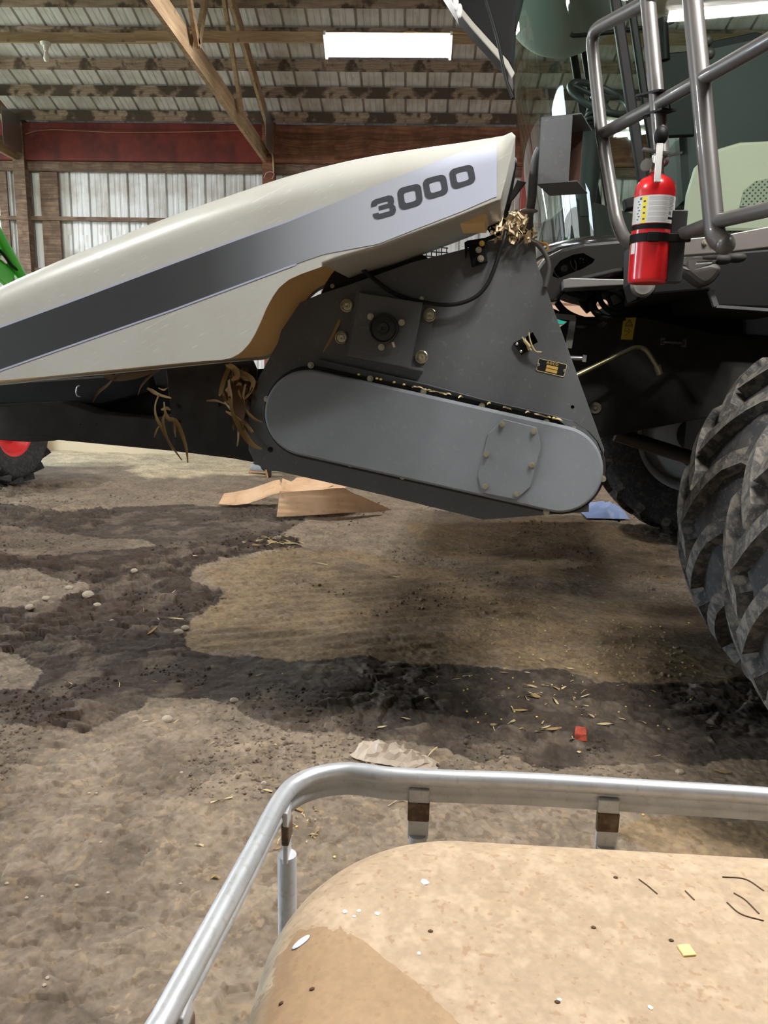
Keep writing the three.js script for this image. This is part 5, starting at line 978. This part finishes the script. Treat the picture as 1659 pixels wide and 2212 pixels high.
{
  const kg = new THREE.SphereGeometry(1, 8, 6).scale(0.0055, 0.004, 0.0045);
  const spots = [[1062, 1462], [1010, 1486], [1160, 1550], [1405, 1515], [1422, 1560], [1338, 1525], [1245, 1519], [641, 1780], [723, 1847], [600, 1745], [1390, 1755], [945, 1460], [1270, 1425], [610, 1445]];
  for (let i = 0; i < 40; i++) spots.push([rr(1000, 1560), rr(1330, 1600)]);
  for (const [x, y] of spots) { const p = onFloor(x, y), t = thing('corn_kernel', 'loose yellow corn kernel lying on the dirt floor', 'kernel', F0, 'kernels on the floor'); part('grain', kg.clone().rotateY(rr(0, 3)).translate(p.x, p.y + 0.004, p.z), M.kernel, t); }
  const stones = [[505, 1505, 0.022], [360, 1545, 0.025], [190, 1286, 0.04], [385, 1358, 0.03], [400, 1350, 0.025], [165, 1904, 0.007], [14, 1899, 0.006], [56, 1924, 0.006], [90, 1923, 0.005], [233, 1921, 0.006], [390, 1901, 0.006], [217, 1811, 0.005], [392, 1659, 0.008], [193, 1703, 0.007], [208, 1704, 0.006], [102, 2102, 0.006], [95, 2117, 0.006], [570, 1686, 0.012], [1540, 1690, 0.02], [1470, 1660, 0.02], [1390, 1690, 0.012], [290, 1240, 0.03], [150, 1270, 0.03], [100, 1290, 0.03], [210, 1300, 0.025], [65, 1310, 0.03], [240, 1330, 0.02]];
  for (const [x, y, s] of stones) {
    const p = onFloor(x, y), t = thing('pebble', s > 0.015 ? 'pale rounded stone half sunk in the dark dirt' : 'small whitish pebble lying on the dirt floor', 'pebble', F0, s > 0.015 ? 'stones in the dirt' : 'pebbles on the dirt'), g = new THREE.IcosahedronGeometry(s, 1), gp = g.attributes.position;
    for (let i = 0; i < gp.count; i++) { const k = 0.75 + 0.5 * wn(gp.getX(i) / s + x, gp.getZ(i) / s + gp.getY(i) / s + y, 1, 2, 17); gp.setXYZ(i, gp.getX(i) * k, gp.getY(i) * k * 0.62, gp.getZ(i) * k * 0.85); }
    g.computeVertexNormals(); part('stone', g.translate(p.x, p.y + s * 0.2, p.z), M.pebble, t);
  }
  // crumbs of soil: uncountable
  const n = 5200, m = new THREE.InstancedMesh(new THREE.IcosahedronGeometry(1, 0), std({ color: 0xffffff, roughness: 1 }), n), q = new THREE.Matrix4(), c = new THREE.Color();
  m.name = 'soil_crumbs'; m.userData = { label: 'crumbs and clods of dark soil scattered over the floor', category: 'soil', kind: 'stuff' }; m.castShadow = m.receiveShadow = true;
  for (let i = 0; i < n; i++) {
    let x, z, k = 0; do { const v = F0.onY(rr(-40, 1700), rr(1060, 1720), 0); x = v.x; z = v.z; k++; } while (k < 12 && wn(x, z, 1.6, 3, 401) < 0.53);
    const s = Math.pow(R(), 3) * 0.011 + 0.0018 + Math.max(0, -z - 3) * 0.0012, sc = soil(x, z), d = rr(0.8, 1.25);
    q.compose(V(x, ground(x, z) + s * 0.25, z), new THREE.Quaternion().setFromEuler(new THREE.Euler(rr(0, 6), rr(0, 6), rr(0, 6))), V(s * rr(0.7, 1.5), s * rr(0.5, 0.9), s * rr(0.7, 1.3)));
    m.setMatrixAt(i, q); m.setColorAt(i, c.setRGB(sc[0] * d * 0.8, sc[1] * d * 0.8, sc[2] * d * 0.8));
  }
  scene.add(m);
}
// ---------------------------------------------------------------- cardboard behind the head
{
  const f = (px, py, h = 0) => F0.onY(px, py, h);
  const t = thing('cardboard_box', 'flattened open cardboard box lying on the floor behind the corn head', 'cardboard');
  const bl = f(598, 1118, 0.01), br = f(846, 1104, 0.01), D = -bl.z;
  const tl = F0.onZ(604, 1066, D + 0.1), tr = F0.onZ(742, 1056, D + 0.15), tr2 = F0.onZ(830, 1075, D + 0.1);
  const quad = (a, b, c, d, n = 12, bump = 0.015, s = 1) => gridGeo(n, n, (u, v) => { const p = a.clone().lerp(b, u).lerp(d.clone().lerp(c, u), v); const k = (Math.abs(wn(u * 3, v * 3, 1, 2, s) - 0.5)) * bump; return [p.x, p.y + k, p.z + k]; });
  const thick = (g) => { const h = g.clone().translate(0, -0.004, -0.005); return join([g, h]); };
  part('panel', thick(quad(bl, br, tr, tl, 16, 0.05, 501)), M.cardboard, t);
  part('panel', thick(quad(tl, tr, tr.clone().add(V(0.2, 0.02, -0.75)), tl.clone().add(V(0.05, 0.04, -0.8)), 10, 0.03, 503)), M.cardboard, t);
  part('flap', thick(quad(F0.onZ(606, 1062, D + 0.15), F0.onZ(676, 1060, D + 0.2), F0.onZ(668, 1056, D + 0.4), F0.onZ(610, 1033, D + 0.3), 8, 0.01, 505)), M.cardboard, t);
  part('flap', thick(quad(F0.onZ(672, 1060, D + 0.2), F0.onZ(700, 1058, D + 0.2), F0.onZ(724, 1046, D + 0.35), F0.onZ(676, 1061, D + 0.3), 8, 0.01, 507)), M.cardboard, t);
  const u = thing('cardboard_strip', 'curved strip of cardboard with a rolled end lying beside the flattened box', 'cardboard');
  const s0 = f(472, 1090, 0.01), Ds = -s0.z;
  const top = [[484, 1066], [510, 1062], [540, 1056], [570, 1046], [592, 1038], [604, 1036], [609, 1046]], bot = [[472, 1089], [505, 1091], [535, 1088], [565, 1078], [590, 1068], [602, 1066], [609, 1056]];
  const at = (l, k) => { const x = k * (l.length - 1), i = Math.min(l.length - 2, Math.floor(x)); return [mix(l[i][0], l[i + 1][0], x - i), mix(l[i][1], l[i + 1][1], x - i)]; };
  part('strip', thick(gridGeo(30, 8, (a, v) => { const p = at(top, a), q = at(bot, a); const e = F0.onZ(mix(q[0], p[0], v), mix(q[1], p[1], v), Ds + v * 0.25 - Math.sin(v * Math.PI) * 0.04); return e.toArray(); })), M.cardboard, u);
}
// ---------------------------------------------------------------- a person on hands and knees behind the head
{
  const t = thing('person', 'person in dark jeans and sneakers kneeling on the floor behind the corn head', 'person');
  const foot = F0.onY(556, 1022, 0), D = -foot.z, o = V(foot.x, 0, foot.z);
  const J = (x, y, z) => V(o.x + x, y, o.z + z);
  // left foot stands out behind; the body reaches to the right, towards the box
  const ankL = J(-0.02, 0.12, -0.05), kneeL = J(0.38, 0.12, -0.1), hipL = J(0.46, 0.56, -0.18), ankR = J(0.16, 0.13, 0.3), kneeR = J(0.52, 0.12, 0.14), hipR = J(0.5, 0.56, 0.06);
  const pelvis = J(0.5, 0.6, -0.06), chest = J(0.86, 0.7, -0.06), neck = J(1.06, 0.76, -0.06), hd = J(1.2, 0.8, -0.06), shL = J(1.0, 0.68, -0.26), shR = J(1.0, 0.68, 0.14), elL = J(1.02, 0.4, -0.3), elR = J(0.98, 0.4, 0.2), haL = J(1.1, 0.14, -0.25), haR = J(1.04, 0.14, 0.18);
  const bones = [[ankL, kneeL, 0.05, 0.062, 0], [kneeL, hipL, 0.068, 0.1, 0], [ankR, kneeR, 0.05, 0.062, 0], [kneeR, hipR, 0.068, 0.1, 0], [hipL, hipR, 0.1, 0.1, 0], [pelvis, chest, 0.13, 0.15, 1], [chest, neck, 0.13, 0.06, 1], [shL, shR, 0.075, 0.075, 1], [shL, elL, 0.06, 0.045, 1], [elL, haL, 0.043, 0.034, 1], [shR, elR, 0.06, 0.045, 1], [elR, haR, 0.043, 0.034, 1], [neck, hd, 0.055, 0.06, 2], [hd, hd.clone().add(V(0.08, -0.02, 0)), 0.095, 0.085, 2]];
  for (const [h, sg] of [[haL, -1], [haR, 1]]) { bones.push([h, h.clone().add(V(0.05, -0.06, 0)), 0.032, 0.035, 2]); for (let k = 0; k < 4; k++) bones.push([h.clone().add(V(0.05, -0.07, (k - 1.5) * 0.024)), h.clone().add(V(0.13 - Math.abs(k - 1.4) * 0.012, -0.1, (k - 1.5) * 0.03)), 0.011, 0.009, 2]); bones.push([h.clone().add(V(0.03, -0.06, -sg * 0.02)), h.clone().add(V(0.07, -0.09, -sg * 0.07)), 0.012, 0.01, 2]); }
  const lo = J(-0.15, 0.0, -0.45), hi = J(1.4, 0.98, 0.45), N = 110, span = V(hi.x - lo.x, hi.y - lo.y, hi.z - lo.z), S = Math.max(span.x, span.y, span.z) / 2, mid = lo.clone().add(hi).multiplyScalar(0.5);
  const mc = new MarchingCubes(N, M.black, false, false, 200000); mc.isolation = 0;
  const cap = (p, [a, b, r0, r1]) => { const ab = b.clone().sub(a), k = clamp(p.clone().sub(a).dot(ab) / ab.lengthSq()); return p.distanceTo(a.clone().addScaledVector(ab, k)) - mix(r0, r1, k); };
  const p = V(0, 0, 0), near = (q) => { let d = 1, w = 0, best = 9; for (const b of bones) { const e = cap(q, b); if (e < best) { best = e; w = b[4]; } const k = 0.03, h = clamp(0.5 + (0.5 * (d - e)) / k); d = mix(d, e, h) - k * h * (1 - h); } return [d, w]; };
  for (let z = 0; z < N; z++) for (let y = 0; y < N; y++) for (let x = 0; x < N; x++) {
    p.set(mid.x + ((x - N / 2) / (N / 2)) * S, mid.y + ((y - N / 2) / (N / 2)) * S, mid.z + ((z - N / 2) / (N / 2)) * S);
    mc.field[x + y * N + z * N * N] = (p.y < -0.05 || p.y > 1.1 || Math.abs(p.z - mid.z) > 0.55) ? -1 : -near(p)[0];
  }
  mc.update();
  const cnt = mc.count, pos = new Float32Array(cnt * 3), nor = new Float32Array(cnt * 3), col = new Float32Array(cnt * 3), shades = [lin(0x20242e), lin(0x5c666e), lin(0xb98a6c)];
  for (let i = 0; i < cnt; i++) { for (let k = 0; k < 3; k++) { pos[i * 3 + k] = mc.positionArray[i * 3 + k] * S + mid.getComponent(k); nor[i * 3 + k] = mc.normalArray[i * 3 + k]; } const w = near(V(pos[i * 3], pos[i * 3 + 1], pos[i * 3 + 2]))[1]; col.set(shades[w], i * 3); }
  const g = new THREE.BufferGeometry(); g.setAttribute('position', new THREE.BufferAttribute(pos, 3)); g.setAttribute('normal', new THREE.BufferAttribute(nor, 3)); g.setAttribute('color', new THREE.BufferAttribute(col, 3));
  part('body', g, std({ vertexColors: true, roughness: 0.85 }), t, { keepUV: true });
  part('hair', new THREE.SphereGeometry(0.103, 20, 14, 0, 6.3, 0, 1.7).rotateZ(0.5).translate(hd.x + 0.03, hd.y + 0.012, hd.z), std({ color: 0x3a2a1e, roughness: 0.9 }), t);
  const eye = std({ color: 0x2a211c, roughness: 0.4 }), skin = std({ color: 0xb98a6c, roughness: 0.7 });
  for (const s of [-1, 1]) part('eye', new THREE.SphereGeometry(0.012, 10, 8).translate(hd.x + 0.15, hd.y - 0.04, hd.z + s * 0.033), eye, t);
  part('nose', new THREE.ConeGeometry(0.015, 0.04, 10).rotateZ(-1.2).translate(hd.x + 0.165, hd.y - 0.065, hd.z), skin, t);
  for (const s of [-1, 1]) part('ear', new THREE.SphereGeometry(0.022, 10, 8).scale(0.7, 1.2, 0.5).translate(hd.x + 0.04, hd.y - 0.01, hd.z + s * 0.095), skin, t);
  part('mouth', new THREE.TorusGeometry(0.018, 0.004, 8, 14, 3.14).rotateY(1.57).translate(hd.x + 0.155, hd.y - 0.1, hd.z), std({ color: 0x8a4f44 }), t);
  const shoe = (at, turn, tip, m) => {
    const mt = new THREE.Matrix4().makeRotationFromEuler(new THREE.Euler(0, turn, tip, 'YZX')).setPosition(at), up = [];
    for (let i = 0; i < 6; i++) up.push(new THREE.SphereGeometry(1, 14, 10).scale(0.06, mix(0.06, 0.035, i / 5), mix(0.042, 0.048, Math.sin(i * 0.6))).translate(i * 0.036, mix(0.055, 0.032, i / 5), 0));
    const sh = part('shoe', up.map((q) => q.applyMatrix4(mt)), m, t, { label: 'worn sneaker' });
    part('sole', new RoundedBoxGeometry(0.3, 0.026, 0.098, 4, 0.012).translate(0.085, 0.004, 0).applyMatrix4(mt), std({ color: 0xb58a66, roughness: 0.9 }), sh);
  };
  shoe(J(-0.05, 0.0, -0.02).setY(0.012), -0.25, 0.0, std({ color: 0x8f979c, roughness: 0.8 }));
  shoe(J(0.15, 0.22, 0.34), 0.25, -1.35, std({ color: 0x2b2420, roughness: 0.8 }));
}
// ---------------------------------------------------------------- tractor at the left edge
{
  const FR = new Frame(84 * RAD);
  const t = thing('tractor', 'green tractor with a front loader and red wheel rims', 'tractor', FR);
  const c0 = F0.onY(52, 1046, 0), R1 = 0.72, c = FR.local(V(c0.x, R1, c0.z)).setY(R1);
  const green = phys({ color: 0x3fa52f, roughness: 0.35, clearcoat: 0.3 }), dark = M.black, redRim = phys({ color: 0xd4282c, roughness: 0.4, clearcoat: 0.3 });
  const wheel = (x, z, r, w) => {
    const hw = w / 2, k = r / 0.95, rbs = r - 0.045;
    const g = new THREE.LatheGeometry([[0.5 * k, -hw * 0.6], [0.58 * k, -hw * 0.9], [0.78 * k, -hw], [rbs - 0.05, -hw * 0.95], [rbs, -hw * 0.7], [rbs, hw * 0.7], [rbs - 0.05, hw * 0.95], [0.78 * k, hw], [0.58 * k, hw * 0.9], [0.5 * k, hw * 0.6]].map((q) => new THREE.Vector2(...q)), 48).rotateX(Math.PI / 2).translate(x, r, z);
    const ty = part('tyre', g, M.rubber, t);
    for (const s of [-1, 1]) for (let q = 0; q < 18; q++) { const a = ((q + (s > 0 ? 0.5 : 0)) / 18) * 6.2832, e = bar(V(x + (r - 0.03) * Math.cos(a), r + (r - 0.03) * Math.sin(a), z), V(x + (r - 0.05) * Math.cos(a + 0.3), r + (r - 0.05) * Math.sin(a + 0.3), z + s * hw), 0.05, 0.075, V(Math.cos(a + 0.15), Math.sin(a + 0.15), 0)); part('lug', e, M.rubber, ty); }
    part('rim', new THREE.LatheGeometry([[0, 0.1], [0.12, 0.12], [0.2, 0.06], [0.36 * k, 0.0], [0.44 * k, 0.12], [0.5 * k, hw * 0.62], [0.53 * k, hw * 0.66], [0.52 * k, hw * 0.5], [0.5 * k, -hw * 0.5]].map((q) => new THREE.Vector2(q[0], q[1])), 40).rotateX(Math.PI / 2).translate(x, r, z), redRim, t);
  };
  const xc = c.x, zc = c.z - 0.2;
  wheel(xc, zc, R1, 0.42); wheel(xc, zc - 1.9, R1, 0.42); wheel(xc - 2.7, zc + 0.05, 0.98, 0.62); wheel(xc - 2.7, zc - 1.95, 0.98, 0.62);
  part('axle', rod(V(xc, R1, zc), V(xc, R1, zc - 1.9), 0.09, 14), dark, t);
  part('chassis', rbox(xc - 3.2, xc + 0.7, 0.7, 1.15, zc - 1.3, zc - 0.6, 0.05), dark, t);
  part('bonnet', rbox(xc - 1.5, xc + 0.8, 1.15, 1.95, zc - 1.4, zc - 0.5, 0.12), green, t);
  part('cab', [rbox(xc - 3.2, xc - 1.6, 1.2, 1.8, zc - 1.75, zc - 0.15, 0.08), rbox(xc - 3.3, xc - 1.5, 2.85, 3.05, zc - 1.8, zc - 0.1, 0.08), ...[[-3.15, -1.7], [-3.15, -0.2], [-1.7, -1.7], [-1.7, -0.2]].map(([a, b]) => bar(V(xc + a, 1.7, zc + b), V(xc + a * 0.98, 2.9, zc + b), 0.06, 0.06, V(1, 0, 0)))], green, t);
  // loader boom: from its pixels on the near side of the bonnet
  const wz = -(zc - 0.35), b0 = FR.onZ(-60, 408, wz), b1 = FR.onZ(22, 545, wz), b2 = FR.onZ(70, 640, wz);
  part('loader_boom', [rod(b0, b2, 0.07, 16), bar(FR.onZ(-80, 500, wz + 0.05), FR.onZ(26, 600, wz + 0.05), 0.06, 0.34, UP, 0.01)], green, t, { label: 'bright green loader boom' });
  part('loader_hose', tube([[-20, 520], [6, 548], [24, 572], [40, 585]].map(([x, y]) => FR.onZ(x, y, wz - 0.03)), 0.018, 30, 8), dark, t);
  part('boom_decal', bar(FR.onZ(2, 556, wz - 0.01), FR.onZ(14, 566, wz - 0.01), 0.02, 0.05), M.white, t);
}
// ---------------------------------------------------------------- what shows under the cab and beside the far wheel
{
  const t = thing('storage_bin', 'pale orange bin with a teal band standing beyond the combine', 'bin');
  const D = 10.4, a = F0.onZ(1150, 640, D), b = F0.onZ(1420, 720, D);
  part('body', rbox(a.x, b.x, 0.0, a.y, -D - 1.0, -D, 0.03), std({ color: 0xf2c3a6, roughness: 0.6 }), t);
  part('lip', rbox(a.x - 0.03, b.x + 0.03, a.y - 0.09, a.y, -D - 1.03, -D + 0.03, 0.02), std({ color: 0xf2c3a6, roughness: 0.6 }), t);
  const c = F0.onZ(1180, 682, D), d = F0.onZ(1262, 696, D);
  part('band', rbox(a.x, d.x, d.y - 0.03, c.y, -D + 0.0, -D + 0.015, 0.004), std({ color: 0x2bb5a0, roughness: 0.5 }), t, { label: 'teal band' });
  const u = thing('blue_tarp', 'small crumpled blue tarp on the floor beside the far front tyre', 'tarp');
  const p = F0.onY(1300, 1110, 0);
  part('sheet', gridGeo(24, 16, (x, y) => { const e = Math.sin(Math.PI * x) * Math.sin(Math.PI * y); return [p.x + (x - 0.5) * 0.45, p.y + 0.01 + Math.sqrt(e) * 0.12 * (0.4 + wn(x * 6, y * 6, 1, 3, 601)), p.z + (y - 0.5) * 0.6]; }), std({ color: 0x7f93bd, roughness: 0.5 }), u);
}
rebase();
scene.traverse((o) => { if (o.isMesh) { o.castShadow = true; o.receiveShadow = true; } });
renderer.render(scene, camera);
